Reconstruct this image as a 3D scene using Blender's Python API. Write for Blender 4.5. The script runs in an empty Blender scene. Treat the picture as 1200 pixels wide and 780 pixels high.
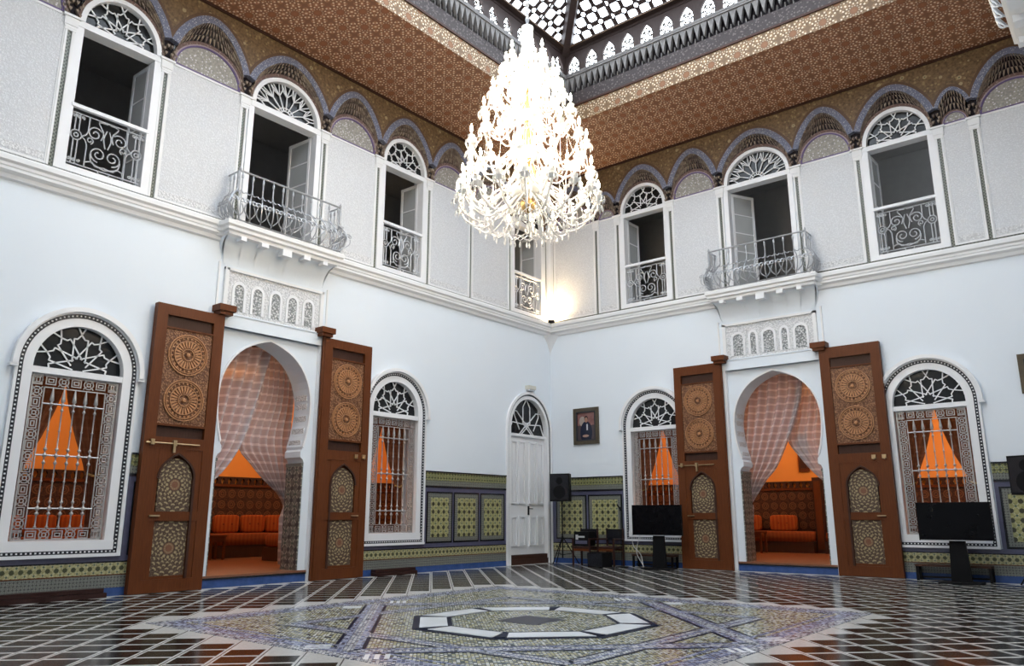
import bpy, math, random
from math import pi, sin, cos, radians, sqrt, atan2, hypot
from mathutils import Vector, Matrix
random.seed(7)
scene = bpy.context.scene
COL = scene.collection

# ------------------------------------------------------------------ camera
cam_data = bpy.data.cameras.new('camera')
cam_data.sensor_width = 36.0
cam_data.lens = 36.0 * 908.3 / 1200.0
cam_data.clip_start = 0.05
cam_data.clip_end = 200
cam = bpy.data.objects.new('camera', cam_data)
COL.objects.link(cam)
cam.location = (12.735, -17.303, 1.2)
cam.rotation_euler = (pi / 2 + 0.23155, 0, 3 * pi / 4 - 0.10068 - pi / 2)
scene.camera = cam

# ------------------------------------------------------------------ sky
world = bpy.data.worlds.new('overcast_sky')
scene.world = world
world.use_nodes = True
wn = world.node_tree
wn.nodes['Background'].inputs['Color'].default_value = (0.85, 0.93, 1.0, 1)
wn.nodes['Background'].inputs['Strength'].default_value = 6.5

# ------------------------------------------------------------------ exposure
scene.view_settings.view_transform = 'Standard'
scene.view_settings.look = 'None'
scene.view_settings.gamma = 1.0
scene.view_settings.use_curve_mapping = False
scene.view_settings.exposure = 0.87

# room sizes (metres)
W, L = 12.57, 18.10          # courtyard: x 0..W, y 0..-L, corner of the two seen walls at the origin
ZT = 10.68                   # top of the walls
D = 2.25                     # overhang of the ceiling up to the lantern
RZ = 0.20                    # floor of the salons

# sky portals: they only steer the sampling of the sky through the lantern
def portal(name, loc, rot, sx, sy):
    l = bpy.data.lights.new(name, 'AREA')
    l.shape = 'RECTANGLE'; l.size = sx; l.size_y = sy
    l.cycles.is_portal = True
    o = bpy.data.objects.new(name, l); COL.objects.link(o)
    o.location = loc; o.rotation_euler = rot
portal('sky_portal', (W / 2, -L / 2, 13.12), (0, 0, 0), W - 2 * D, L - 2 * D)

# ------------------------------------------------------------------ object helpers
def tag(o, label=None, cat=None, group=None, kind=None):
    if label: o['label'] = label
    if cat: o['category'] = cat
    if group: o['group'] = group
    if kind: o['kind'] = kind
    return o

def empty(name, loc=(0, 0, 0), rz=0, parent=None):
    o = bpy.data.objects.new(name, None)
    COL.objects.link(o)
    o.location = loc; o.rotation_euler = (0, 0, rz)
    o.empty_display_size = 0.1
    if parent: o.parent = parent
    return o

def kids(o):
    return [c for c in ALL if c.parent == o]

ALL = []
def copy_tree(o, parent=None):
    c = o.copy(); COL.objects.link(c)
    if parent: c.parent = parent
    for ch in list(CH.get(o.name, [])):
        k = copy_tree(ch, c)
        CH.setdefault(c.name, []).append(k)
    return c
CH = {}

class MB:
    """collects faces; build() links them as ONE mesh object"""
    def __init__(s):
        s.v = []; s.f = []; s.m = []
    def add(s, vs, fs, m=0):
        b = len(s.v)
        s.v.extend(vs)
        for f in fs:
            s.f.append([i + b for i in f]); s.m.append(m)
        return s
    def box(s, x0, x1, y0, y1, z0, z1, m=0):
        if x0 > x1: x0, x1 = x1, x0
        if y0 > y1: y0, y1 = y1, y0
        if z0 > z1: z0, z1 = z1, z0
        return s.add([(x0, y0, z0), (x1, y0, z0), (x1, y1, z0), (x0, y1, z0), (x0, y0, z1), (x1, y0, z1), (x1, y1, z1), (x0, y1, z1)],
                     [(0, 3, 2, 1), (4, 5, 6, 7), (0, 1, 5, 4), (1, 2, 6, 5), (2, 3, 7, 6), (3, 0, 4, 7)], m)
    def bar(s, p, q, w, y0, y1, m=0):
        """flat bar between two (x,z) points, between depths y0,y1"""
        dx, dz = q[0] - p[0], q[1] - p[1]
        l = hypot(dx, dz) or 1e-6
        nx, nz = -dz / l * w / 2, dx / l * w / 2
        c = [(p[0] + nx, p[1] + nz), (p[0] - nx, p[1] - nz), (q[0] - nx, q[1] - nz), (q[0] + nx, q[1] + nz)]
        return s.prism(c, y0, y1, m)
    def prism(s, pts, y0, y1, m=0):
        """(x,z) polygon extruded in y"""
        n = len(pts)
        vs = [(x, y0, z) for x, z in pts] + [(x, y1, z) for x, z in pts]
        fs = [list(range(n)), list(range(2 * n - 1, n - 1, -1))]
        for i in range(n):
            j = (i + 1) % n
            fs.append((i, n + i, n + j, j))
        return s.add(vs, fs, m)
    def prismz(s, pts, z0, z1, m=0):
        """(x,y) polygon extruded in z"""
        n = len(pts)
        vs = [(x, y, z0) for x, y in pts] + [(x, y, z1) for x, y in pts]
        fs = [list(range(n - 1, -1, -1)), list(range(n, 2 * n))]
        for i in range(n):
            j = (i + 1) % n
            fs.append((i, j, n + j, n + i))
        return s.add(vs, fs, m)
    def band(s, a, b, y0, y1, closed=False, m=0):
        """band between two equally long (x,z) polylines, extruded in y"""
        n = len(a)
        vs = [(x, y0, z) for x, z in a] + [(x, y0, z) for x, z in b] + [(x, y1, z) for x, z in a] + [(x, y1, z) for x, z in b]
        fs = []
        for i in range(n if closed else n - 1):
            j = (i + 1) % n
            fs += [(i, j, n + j, n + i), (2 * n + i, 3 * n + i, 3 * n + j, 2 * n + j), (i, 2 * n + i, 2 * n + j, j), (n + i, n + j, 3 * n + j, 3 * n + i)]
        if not closed:
            fs += [(0, n, 3 * n, 2 * n), (n - 1, 3 * n - 1, 4 * n - 1, 2 * n - 1)]
        return s.add(vs, fs, m)
    def tube(s, pts, r, n=6, closed=False, m=0):
        P = [Vector(p) for p in pts]
        k = len(P)
        R = r if isinstance(r, (list, tuple)) else [r] * k
        up = None; rings = []
        for i in range(k):
            if closed: t = (P[(i + 1) % k] - P[i - 1])
            else: t = P[min(i + 1, k - 1)] - P[max(i - 1, 0)]
            if t.length < 1e-9: t = Vector((0, 0, 1))
            t.normalize()
            if up is None:
                up = Vector((0, 0, 1)) if abs(t.z) < .9 else Vector((1, 0, 0))
            a = t.cross(up)
            if a.length < 1e-6: a = t.orthogonal()
            a.normalize(); b = a.cross(t); up = b
            rings.append([tuple(P[i] + a * (R[i] * cos(2 * pi * j / n)) + b * (R[i] * sin(2 * pi * j / n))) for j in range(n)])
        vs = [q for g in rings for q in g]; fs = []
        for i in range(k if closed else k - 1):
            i2 = (i + 1) % k
            for j in range(n):
                j2 = (j + 1) % n
                fs.append((i * n + j, i * n + j2, i2 * n + j2, i2 * n + j))
        if not closed:
            fs.append(list(range(n - 1, -1, -1))); fs.append([(k - 1) * n + j for j in range(n)])
        return s.add(vs, fs, m)
    def lathe(s, prof, n=10, c=(0, 0, 0), m=0):
        """profile of (r,z) turned about a vertical axis through c"""
        vs = []; fs = []
        for r, z in prof:
            for j in range(n):
                a = 2 * pi * j / n
                vs.append((c[0] + r * cos(a), c[1] + r * sin(a), c[2] + z))
        for i in range(len(prof) - 1):
            for j in range(n):
                j2 = (j + 1) % n
                fs.append((i * n + j, i * n + j2, (i + 1) * n + j2, (i + 1) * n + j))
        fs.append(list(range(n - 1, -1, -1)))
        fs.append([(len(prof) - 1) * n + j for j in range(n)])
        return s.add(vs, fs, m)
    def lathey(s, prof, n, c, m=0):
        """profile of (r,y) turned about an axis along y through c=(x,z)"""
        vs = []; fs = []
        for r, y in prof:
            for j in range(n):
                a = 2 * pi * j / n
                vs.append((c[0] + r * cos(a), y, c[1] + r * sin(a)))
        for i in range(len(prof) - 1):
            for j in range(n):
                j2 = (j + 1) % n
                fs.append((i * n + j, (i + 1) * n + j, (i + 1) * n + j2, i * n + j2))
        fs.append(list(range(n)))
        fs.append([(len(prof) - 1) * n + j for j in range(n - 1, -1, -1)])
        return s.add(vs, fs, m)
    def grid(s, rows, m=0, closed_u=False):
        nu = len(rows[0]); vs = [p for r in rows for p in r]; fs = []
        for i in range(len(rows) - 1):
            for j in range(nu if closed_u else nu - 1):
                j2 = (j + 1) % nu
                fs.append((i * nu + j, i * nu + j2, (i + 1) * nu + j2, (i + 1) * nu + j))
        return s.add(vs, fs, m)
    def cushion(s, x0, x1, y0, y1, z0, z1, e=0.35, m=0, n=8):
        """rounded soft block (superellipsoid)"""
        cx, cy, cz = (x0 + x1) / 2, (y0 + y1) / 2, (z0 + z1) / 2
        sx, sy, sz = (x1 - x0) / 2, (y1 - y0) / 2, (z1 - z0) / 2
        f = lambda t, p: math.copysign(abs(t) ** p, t)
        rows = []
        for i in range(n + 1):
            ph = -pi / 2 + pi * i / n
            rows.append([(cx + sx * f(cos(ph), e) * f(cos(2 * pi * j / (2 * n)), e), cy + sy * f(cos(ph), e) * f(sin(2 * pi * j / (2 * n)), e), cz + sz * f(sin(ph), e)) for j in range(2 * n)])
        return s.grid(rows, m, True)
    def build(s, name, mats, parent=None, smooth=False, loc=None, rz=None, mesh_only=False):
        me = bpy.data.meshes.new(name)
        me.from_pydata(s.v, [], s.f)
        if not isinstance(mats, (list, tuple)): mats = [mats]
        for mm in mats: me.materials.append(mm)
        if len(mats) > 1: me.polygons.foreach_set('material_index', s.m)
        if smooth: me.polygons.foreach_set('use_smooth', [True] * len(me.polygons))
        me.update()
        if mesh_only: return me
        return link(name, me, parent, loc, rz)

def link(name, me, parent=None, loc=None, rz=None):
    o = bpy.data.objects.new(name, me)
    COL.objects.link(o)
    if parent:
        o.parent = parent
        CH.setdefault(parent.name, []).append(o)
    if loc: o.location = loc
    if rz is not None: o.rotation_euler = (0, 0, rz)
    return o

def group_empty(name, parent, loc=(0, 0, 0), rz=0):
    o = empty(name, loc, rz, parent)
    if parent: CH.setdefault(parent.name, []).append(o)
    return o

def arch(hw, zb, zc, rx=None, rz=None, n=24):
    """outline from bottom left up over an arch to bottom right, (x,z)"""
    rx = rx or hw; rz = rz or rx
    pts = [(-hw, zb)]
    for i in range(n + 1):
        a = pi - pi * i / n
        pts.append((rx * cos(a), zc + rz * sin(a)))
    pts.append((hw, zb))
    return pts
def arc(rx, zc, rz, n=24, a0=pi, a1=0):
    return [(rx * cos(a0 + (a1 - a0) * i / n), zc + rz * sin(a0 + (a1 - a0) * i / n)) for i in range(n + 1)]
def spiral(cx, cz, r0, r1, a0, turns, n=18):
    return [(cx + (r0 + (r1 - r0) * i / n) * cos(a0 + turns * 2 * pi * i / n), cz + (r0 + (r1 - r0) * i / n) * sin(a0 + turns * 2 * pi * i / n)) for i in range(n + 1)]
def lerp(a, b, t): return a + (b - a) * t
def curve_pts(keys, n=16):
    """Catmull-Rom through keys (tuples)"""
    out = []
    K = [keys[0]] + list(keys) + [keys[-1]]
    m = len(keys) - 1
    for i in range(n + 1):
        t = i / n * m; k = min(int(t), m - 1); u = t - k
        p = K[k:k + 4]
        out.append(tuple(0.5 * (2 * b + (c - a) * u + (2 * a - 5 * b + 4 * c - d) * u * u + (3 * b - a - 3 * c + d) * u ** 3) for a, b, c, d in zip(*p)))
    return out

RZL, RZR = pi / 2, 0.0       # local frames of the left and the right wall: x to the right as seen, y into the wall
def onL(s, w=0, z=0): return (w, -s, z)
def onR(t, w=0, z=0): return (t, -w, z)

# ------------------------------------------------------------------ materials
class X:
    def __init__(s, nt, v): s.nt = nt; s.v = v
    def _m(s, op, b=None, c=None):
        n = s.nt.nodes.new('ShaderNodeMath'); n.operation = op
        for i, q in enumerate((s, b, c)):
            if q is None: continue
            if isinstance(q, X): q = q.v
            if isinstance(q, (int, float)): n.inputs[i].default_value = q
            else: s.nt.links.new(q, n.inputs[i])
        return X(s.nt, n.outputs[0])
    def __add__(s, o): return s._m('ADD', o)
    def __sub__(s, o): return s._m('SUBTRACT', o)
    def __mul__(s, o): return s._m('MULTIPLY', o)
    def __truediv__(s, o): return s._m('DIVIDE', o)
    def __radd__(s, o): return s._m('ADD', o)
    def __rmul__(s, o): return s._m('MULTIPLY', o)
    def rsub(s, o): return X(s.nt, o)._m('SUBTRACT', s)
    def fr(s): return s._m('FRACT')
    def fl(s): return s._m('FLOOR')
    def ab(s): return s._m('ABSOLUTE')
    def sin(s): return s._m('SINE')
    def cos(s): return s._m('COSINE')
    def sq(s): return s._m('SQRT')
    def lt(s, o): return s._m('LESS_THAN', o)
    def gt(s, o): return s._m('GREATER_THAN', o)
    def mn(s, o): return s._m('MINIMUM', o)
    def mx(s, o): return s._m('MAXIMUM', o)
    def at2(s, o): return s._m('ARCTAN2', o)
    def c01(s): return s.mx(0.0).mn(1.0)

class M:
    def __init__(s, name, rough=.6, spec=.5, metal=0.0):
        s.mat = bpy.data.materials.new(name); s.mat.use_nodes = True
        s.nt = s.mat.node_tree; s.b = s.nt.nodes['Principled BSDF']
        s.b.inputs['Roughness'].default_value = rough
        s.b.inputs['Specular IOR Level'].default_value = spec
        s.b.inputs['Metallic'].default_value = metal
        s._p = None
    def vec(s, geo=False):
        if geo:
            return s.nt.nodes.new('ShaderNodeNewGeometry').outputs['Position']
        return s.nt.nodes.new('ShaderNodeTexCoord').outputs['Object']
    def pos(s, geo=False):
        n = s.nt.nodes.new('ShaderNodeSeparateXYZ')
        s.nt.links.new(s.vec(geo), n.inputs[0])
        return [X(s.nt, n.outputs[i]) for i in range(3)]
    def noise(s, scale=5, detail=3, rough=.5, geo=True, stretch=None):
        n = s.nt.nodes.new('ShaderNodeTexNoise')
        v = s.vec(geo)
        if stretch:
            mp = s.nt.nodes.new('ShaderNodeMapping'); mp.inputs['Scale'].default_value = stretch
            s.nt.links.new(v, mp.inputs[0]); v = mp.outputs[0]
        s.nt.links.new(v, n.inputs['Vector'])
        n.inputs['Scale'].default_value = scale; n.inputs['Detail'].default_value = detail; n.inputs['Roughness'].default_value = rough
        return X(s.nt, n.outputs['Fac'])
    def vor(s, scale=5, feature='F1', geo=True, out='Distance'):
        n = s.nt.nodes.new('ShaderNodeTexVoronoi'); n.feature = feature
        s.nt.links.new(s.vec(geo), n.inputs['Vector']); n.inputs['Scale'].default_value = scale
        return X(s.nt, n.outputs[out])
    def white(s, a, b, c=None):
        n = s.nt.nodes.new('ShaderNodeTexWhiteNoise'); n.noise_dimensions = '3D'
        k = s.nt.nodes.new('ShaderNodeCombineXYZ')
        for i, q in enumerate((a, b, c)):
            if q is not None: s.nt.links.new(q.v, k.inputs[i])
        s.nt.links.new(k.outputs[0], n.inputs['Vector'])
        return X(s.nt, n.outputs['Value'])
    def mix(s, f, a, b):
        n = s.nt.nodes.new('ShaderNodeMix'); n.data_type = 'RGBA'
        for i, q in ((0, f), (6, a), (7, b)):
            if isinstance(q, X): q = q.v
            if isinstance(q, (int, float)): n.inputs[i].default_value = q
            elif isinstance(q, tuple): n.inputs[i].default_value = (*q[:3], 1)
            else: s.nt.links.new(q, n.inputs[i])
        return n.outputs[2]
    def set(s, inp, q):
        if isinstance(q, X): q = q.v
        if isinstance(q, (int, float)): s.b.inputs[inp].default_value = q
        elif isinstance(q, tuple): s.b.inputs[inp].default_value = (*q[:3], 1)
        else: s.nt.links.new(q, s.b.inputs[inp])
        return s
    def col(s, q): return s.set('Base Color', q)
    def bump(s, h, strength=.3, dist=.01):
        n = s.nt.nodes.new('ShaderNodeBump'); n.inputs['Strength'].default_value = strength; n.inputs['Distance'].default_value = dist
        s.nt.links.new(h.v, n.inputs['Height']); s.nt.links.new(n.outputs[0], s.b.inputs['Normal'])
        return s

def plain(name, c, rough=.6, spec=.5, metal=0., var=.08, scale=6, bump=0):
    m = M(name, rough, spec, metal)
    n = m.noise(scale, 4)
    m.col(m.mix(n, tuple(k * (1 - var) for k in c), tuple(min(1, k * (1 + var)) for k in c)))
    if bump: m.bump(m.noise(scale * 12, 4), bump, .004)
    return m.mat

MT = {}
MT['plaster'] = plain('white_plaster', (.76, .81, .86), .75, .3, var=.02, scale=1.2, bump=.06)
MT['white'] = plain('white_paint', (.80, .80, .81), .4, .5, var=.02, scale=3)
MT['cornice'] = plain('white_stucco', (.79, .79, .79), .6, .3, var=.03, scale=4, bump=.1)
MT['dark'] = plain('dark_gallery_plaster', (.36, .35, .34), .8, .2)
MT['darkpane'] = plain('dark_fanlight_glass', (.012, .013, .014), .10, .28, var=.3)
MT['iron'] = plain('painted_iron', (.60, .61, .63), .45, .5, .3, var=.1, scale=20)
MT['ironblk'] = plain('grey_wrought_iron', (.42, .43, .45), .4, .5, .5, var=.3, scale=16)
MT['silver'] = plain('silver_painted_grille', (.42, .41, .40), .4, .5, .5, var=.2, scale=18)
MT['black'] = plain('black_plastic', (.006, .006, .007), .55, .14, var=.2)
MT['screen'] = plain('black_screen_glass', (.003, .003, .004), .22, .12, var=.1)
MT['brass'] = plain('brass', (.50, .36, .20), .35, .5, .9)
MT['bead'] = plain('black_moulding', (.02, .022, .03), .4, .4)
MT['blue'] = plain('cobalt_blue_tile', (.035, .075, .22), .25, .5, var=.35, scale=9)
MT['bluegrey'] = plain('slate_blue_tile', (.085, .085, .14), .3, .5, var=.25, scale=14)
MT['blackt'] = plain('black_tile', (.012, .012, .016), .25, .5)
MT['navy'] = plain('navy_floor_marble', (.008, .011, .03), .3, .2, var=.2)
MT['navy'].node_tree.nodes['Principled BSDF'].inputs['IOR'].default_value = 1.15
MT['slate'] = plain('dark_slate', (.035, .033, .05), .35, .2, var=.2)
MT['marble'] = plain('white_marble', (.84, .86, .88), .2, .4, var=.1, scale=2.5)
MT['orange'] = plain('orange_wall_paint', (.80, .34, .085), .8, .2, var=.06, scale=1.5)
MT['salonfloor'] = plain('terracotta_floor', (.20, .085, .045), .35, .5, var=.3, scale=5)

def m_wood(name, a, b, rough=.5):
    m = M(name, rough, .22)
    n = m.noise(9, 5, .6, geo=False, stretch=(6, 6, .5))
    m.col(m.mix(n, a, b)); m.bump(n, .12, .004)
    return m.mat
MT['wood'] = m_wood('varnished_cedar', (.072, .019, .0045), (.155, .043, .0105))
MT['wooddk'] = m_wood('dark_brown_wood', (.030, .013, .009), (.075, .032, .02))
MT['lantern'] = m_wood('dark_lantern_wood', (.028, .019, .017), (.065, .045, .042))
MT['railbar'] = m_wood('chocolate_beam', (.020, .009, .008), (.05, .022, .018), .35)

def m_carved():
    m = M('carved_cedar', .5, .4)
    v = m.vor(34, 'F1'); n = m.noise(60, 3)
    m.col(m.mix((v * 1.6).c01(), (.43, .215, .10), (.12, .045, .018)))
    m.bump(v.rsub(1.0) + n * .3, .8, .012)
    return m.mat
MT['carved'] = m_carved()
MT['rosette'] = plain('carved_rosette_wood', (.45, .21, .09), .4, .5, var=.25, scale=30)

def m_inlay():
    """painted star inlay of the wicket panels"""
    m = M('painted_star_inlay', .5, .4)
    x, y, z = m.pos()
    fx = x.ab() - .62
    fz = ((z - .687).ab()).mn((z - 1.70).ab())
    r = (fx * fx + fz * fz).sq(); th = fz.at2(fx)
    tot = (r - .135).ab().lt(.022) * (th * 12).cos().gt(-.2)
    for rr, tt, ph in ((.075, .010, 0.0), (.185, .011, pi), (.225, .012, 0.0), (.275, .013, pi), (.325, .013, 0.0), (.38, .013, pi), (.43, .013, 0.0)):
        tot = tot.mx((r + (th * 16 + ph).cos() * .012 - rr).ab().lt(tt) * (th * 16 + ph).cos().gt(.0))
    v = m.vor(60, 'F1')
    base = m.mix((v * 1.8).c01(), (.26, .185, .115), (.06, .032, .02))
    base = m.mix(r.lt(.09) * .6, base, (.26, .10, .05))
    m.col(m.mix(tot, base, (.36, .285, .155)))
    m.bump(tot + v * .5, .6, .008)
    return m.mat
MT['inlay'] = m_inlay()

def m_carvedplaster():
    m = M('carved_stucco', .8, .2)
    v = m.vor(26, 'F1'); v2 = m.vor(60, 'F1'); n = m.noise(1.2, 3)
    f = (v * .9 + v2 * .8).c01()
    c = m.mix(f, (.86, .875, .90), (.62, .63, .65))
    c = m.mix((n - .35).c01() * .5, c, (.74, .73, .71))
    m.col(c); m.bump(f.rsub(1.0), .7, .012)
    return m.mat
MT['stucco'] = m_carvedplaster()
def m_frieze():
    m = M('carved_white_frieze', .7, .3)
    v = m.vor(30, 'F1')
    m.col(m.mix((v * 1.5 - .15).c01(), (.84, .84, .84), (.55, .55, .56))); m.bump(v.rsub(1.0), .9, .015)
    return m.mat
MT['frieze'] = m_frieze()
def m_filigree():
    m = M('carved_grey_niche', .7, .3)
    v = m.vor(24, 'F1'); 
    m.col(m.mix((v * 2.2 - .35).c01(), (.76, .76, .76), (.24, .25, .25))); m.bump(v.rsub(1.0), .9, .02)
    return m.mat
MT['niche'] = m_filigree()

def m_strip():
    m = M('green_mosaic_strip', .35, .5)
    x, y, z = m.pos(True)
    c = .032
    k = ((x / c).fl() + (y / c).fl() + (z / c).fl()) * .5
    odd = k.fr().gt(.25)
    m.col(m.mix(odd, (.065, .07, .055), (.20, .21, .17)))
    return m.mat
MT['strip'] = m_strip()

def m_zellige(name, cell, dark, base, alt, size=.21, white=.05, side=False):
    """rows of eight pointed stars on a paler ground (local x,z)"""
    m = M(name, .28, .5)
    x, y, z = m.pos()
    if side: x = y
    fx = ((x / cell).fr() - .5).ab(); fz = ((z / cell).fr() - .5).ab()
    star = fx.mx(fz).mn((fx + fz) * .707).lt(size)
    jit = m.white((x / cell * 6).fl(), (z / cell * 6).fl())
    g = m.mix(jit, base, alt)
    lines = (fx - fz).ab().lt(white)
    g = m.mix(lines * .55, g, (.62, .62, .50))
    corner = (fx - .5).ab().mx((fz - .5).ab()).lt(.10)
    g = m.mix(corner, g, (.05, .09, .07))
    m.col(m.mix(star, g, dark))
    return m.mat
MT['zpanel'] = m_zellige('zellige_panel_tile', .172, (.030, .028, .016), (.42, .39, .18), (.24, .24, .09))
MT['zband'] = m_zellige('zellige_band_tile', .118, (.05, .055, .025), (.45, .42, .22), (.24, .22, .10), .24)
MT['ztop'] = m_zellige('zellige_top_tile', .095, (.05, .055, .025), (.30, .28, .10), (.11, .13, .05), .2)
MT['zgrey'] = m_zellige('zellige_grey_tile', .05, (.06, .06, .055), (.19, .19, .17), (.12, .13, .12), .2)
MT['jambtile'] = m_zellige('zellige_jamb_tile', .23, (.035, .04, .045), (.20, .20, .18), (.06, .06, .055), .16, side=True)
def m_dadosalon():
    m = M('salon_carved_dado', .5, .4)
    x, y, z = m.pos()
    c = .27
    fx = ((x / c).fr() - .5); fz = ((z / c).fr() - .5)
    r = (fx * fx + fz * fz).sq()
    ring = (r - .33).ab().lt(.05).mx((r - .16).ab().lt(.04))
    v = m.vor(30)
    m.col(m.mix(ring, m.mix((v * 1.5).c01(), (.11, .045, .02), (.035, .013, .007)), (.15, .065, .03)))
    m.bump(v, .4, .01)
    return m.mat
MT['dado'] = m_dadosalon()

def m_ceiling(name, dot, base1, base2, uv='xy'):
    """painted star rosettes with rings of pale dots"""
    m = M(name, .55, .35)
    P = m.pos(); a = P[0]; b = P[1] if uv == 'xy' else P[2]
    cell = .62
    dots = None; core = None; net = None
    for o in (0.0, .5):
        fx = (a / cell + o).fr() - .5; fz = (b / cell + o).fr() - .5
        r = (fx * fx + fz * fz).sq(); th = fz.at2(fx)
        d1 = (r - .25).ab().lt(.028) * (th * 12).cos().gt(.45)
        d2 = (r - .165).ab().lt(.022) * (th * 12 + pi).cos().gt(.35)
        d3 = (r - .345).ab().lt(.03) * (th * 12 + pi).cos().gt(.55)
        q = d1.mx(d2 * .6).mx(d3)
        c = r.lt(.12)
        nn = ((r * 16 + (th * 12).cos() * .8).sin()).gt(.55)
        dots = q if dots is None else dots.mx(q)
        core = c if core is None else core.mx(c)
        net = nn if net is None else net.mx(nn)
    n = m.noise(2.0, 4)
    base = m.mix(n, base1, base2)
    base = m.mix(net * .55, base, tuple(k * .35 for k in base1))
    base = m.mix(core * .5, base, (.26, .085, .028))
    m.col(m.mix(dots, base, dot))
    return m.mat
MT['ceil'] = m_ceiling('painted_cedar_ceiling', (.66, .48, .33), (.34, .145, .07), (.22, .10, .052))
MT['fascia'] = m_ceiling('painted_cedar_fascia', (.70, .58, .42), (.27, .165, .085), (.21, .125, .065), 'xz')

def m_spandrel():
    m = M('gilded_painted_spandrel', .5, .4)
    v = m.vor(9); n = m.noise(20, 3); v2 = m.vor(3.6)
    c = m.mix((n * 2.2 - .6).c01(), (.085, .050, .022), (.225, .138, .062))
    c = m.mix(v.lt(.24), c, (.27, .19, .085))
    c = m.mix(v2.lt(.16), c, (.36, .28, .15))
    c = m.mix(v2.lt(.06), c, (.10, .11, .05))
    m.col(c)
    return m.mat
MT['spandrel'] = m_spandrel()
MT['archbrown'] = plain('brown_arch_border', (.11, .06, .030), .5, .4, var=.35, scale=30)
def m_speck(name, a, b, c, sc):
    m = M(name, .6, .3)
    v = m.vor(sc); n = m.noise(sc * 1.7, 3)
    m.col(m.mix(v.lt(.28), m.mix(n, a, b), c)); m.bump(v, .4, .006)
    return m.mat
MT['archblue'] = m_speck('blue_grey_painted_stucco', (.10, .115, .185), (.21, .22, .285), (.46, .46, .48), 30)
MT['lunette'] = m_speck('painted_lunette_stucco', (.13, .115, .13), (.50, .48, .40), (.62, .60, .62), 17)
MT['violet'] = plain('violet_lunette_border', (.12, .08, .20), .5, .4, var=.3, scale=20)
MT['lilac'] = plain('lilac_lunette_border', (.33, .26, .29), .5, .4, var=.25, scale=24)
MT['archinner'] = m_speck('brown_carved_arch_stucco', (.09, .05, .04), (.20, .13, .11), (.30, .22, .18), 22)
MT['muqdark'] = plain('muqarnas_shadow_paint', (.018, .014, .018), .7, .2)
def m_muq():
    m = M('painted_muqarnas', .6, .3)
    v = m.white((m.pos(True)[0] * 14).fl(), (m.pos(True)[1] * 14).fl(), (m.pos(True)[2] * 14).fl())
    m.col(m.mix(v, (.14, .10, .085), (.34, .27, .20)))
    return m.mat
MT['muq'] = m_muq()
MT['tooth'] = plain('grey_muqarnas_wood', (.17, .16, .155), .6, .3, var=.3, scale=9)
def m_lfrieze():
    m = M('lantern_frieze_paint', .6, .3)
    v = m.vor(16); n = m.noise(40, 3)
    m.col(m.mix(v.lt(.33), m.mix(n, (.030, .022, .022), (.065, .052, .052)), (.12, .10, .095)))
    return m.mat
MT['lfrieze'] = m_lfrieze()

TS = .370
U0, V0 = -6.544, -13.003
def m_floortile():
    m = M('black_floor_tile', .13, .22); m.b.inputs['IOR'].default_value = 1.2
    x, y, z = m.pos(True)
    u = ((x + y) * sqrt(.5) - U0) / TS; v = ((y - x) * sqrt(.5) - V0) / TS
    j = m.white(u.fl(), v.fl()); n = m.noise(5, 4)
    c = m.mix(j, (.006, .007, .007), (.022, .020, .017))
    c = m.mix((n - .4).c01() * 1.3, c, (.035, .024, .016))
    m.col(c)
    m.set('Roughness', m.noise(1.3, 3) * .12 + .10)
    m.bump(m.noise(2.2, 2), .05, .01)
    return m.mat
MT['ftile'] = m_floortile()
def m_grout():
    m = M('pale_mosaic_grout', .22, .5)
    x, y, z = m.pos(True)
    u = ((x + y) * sqrt(.5) - U0) / TS; v = ((y - x) * sqrt(.5) - V0) / TS
    du = ((u + .5).fr() - .5).ab() * TS
    c = m.mix(m.noise(30, 2), (.46, .46, .44), (.68, .67, .64))
    c = m.mix(du.lt(.006), c, (.10, .10, .10))
    m.col(c)
    return m.mat
MT['grout'] = m_grout()
def m_mosaic(name, cell, cols, rough=.2):
    m = M(name, rough, .35); m.b.inputs['IOR'].default_value = 1.25
    x, y, z = m.pos(True)
    r45 = sqrt(.5)
    u = (x + y) * r45 / cell; v = (y - x) * r45 / cell
    fu = (u.fr() - .5).ab(); fv = (v.fr() - .5).ab()
    j = m.white(u.fl(), v.fl()); big = m.noise(1.6, 3)
    c = m.mix(j.gt(.42), cols[0], cols[1])
    c = m.mix(j.gt(.74), c, cols[2])
    c = m.mix((big - .5).c01() * 1.2, c, cols[3])
    c = m.mix(fu.mx(fv).gt(.40), c, cols[4])
    m.col(c)
    return m.mat
MT['mosaic'] = m_mosaic('yellow_green_mosaic', .034, [(.46, .42, .24), (.66, .66, .60), (.06, .08, .075), (.26, .27, .15), (.09, .11, .13)])
MT['mosaic2'] = m_mosaic('grey_white_mosaic', .034, [(.44, .45, .45), (.66, .66, .66), (.08, .10, .17), (.30, .31, .33), (.16, .17, .22)])
MT['mband'] = m_mosaic('blue_band_mosaic', .038, [(.11, .13, .24), (.42, .44, .54), (.03, .035, .08), (.20, .22, .32), (.30, .32, .40)])

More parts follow.
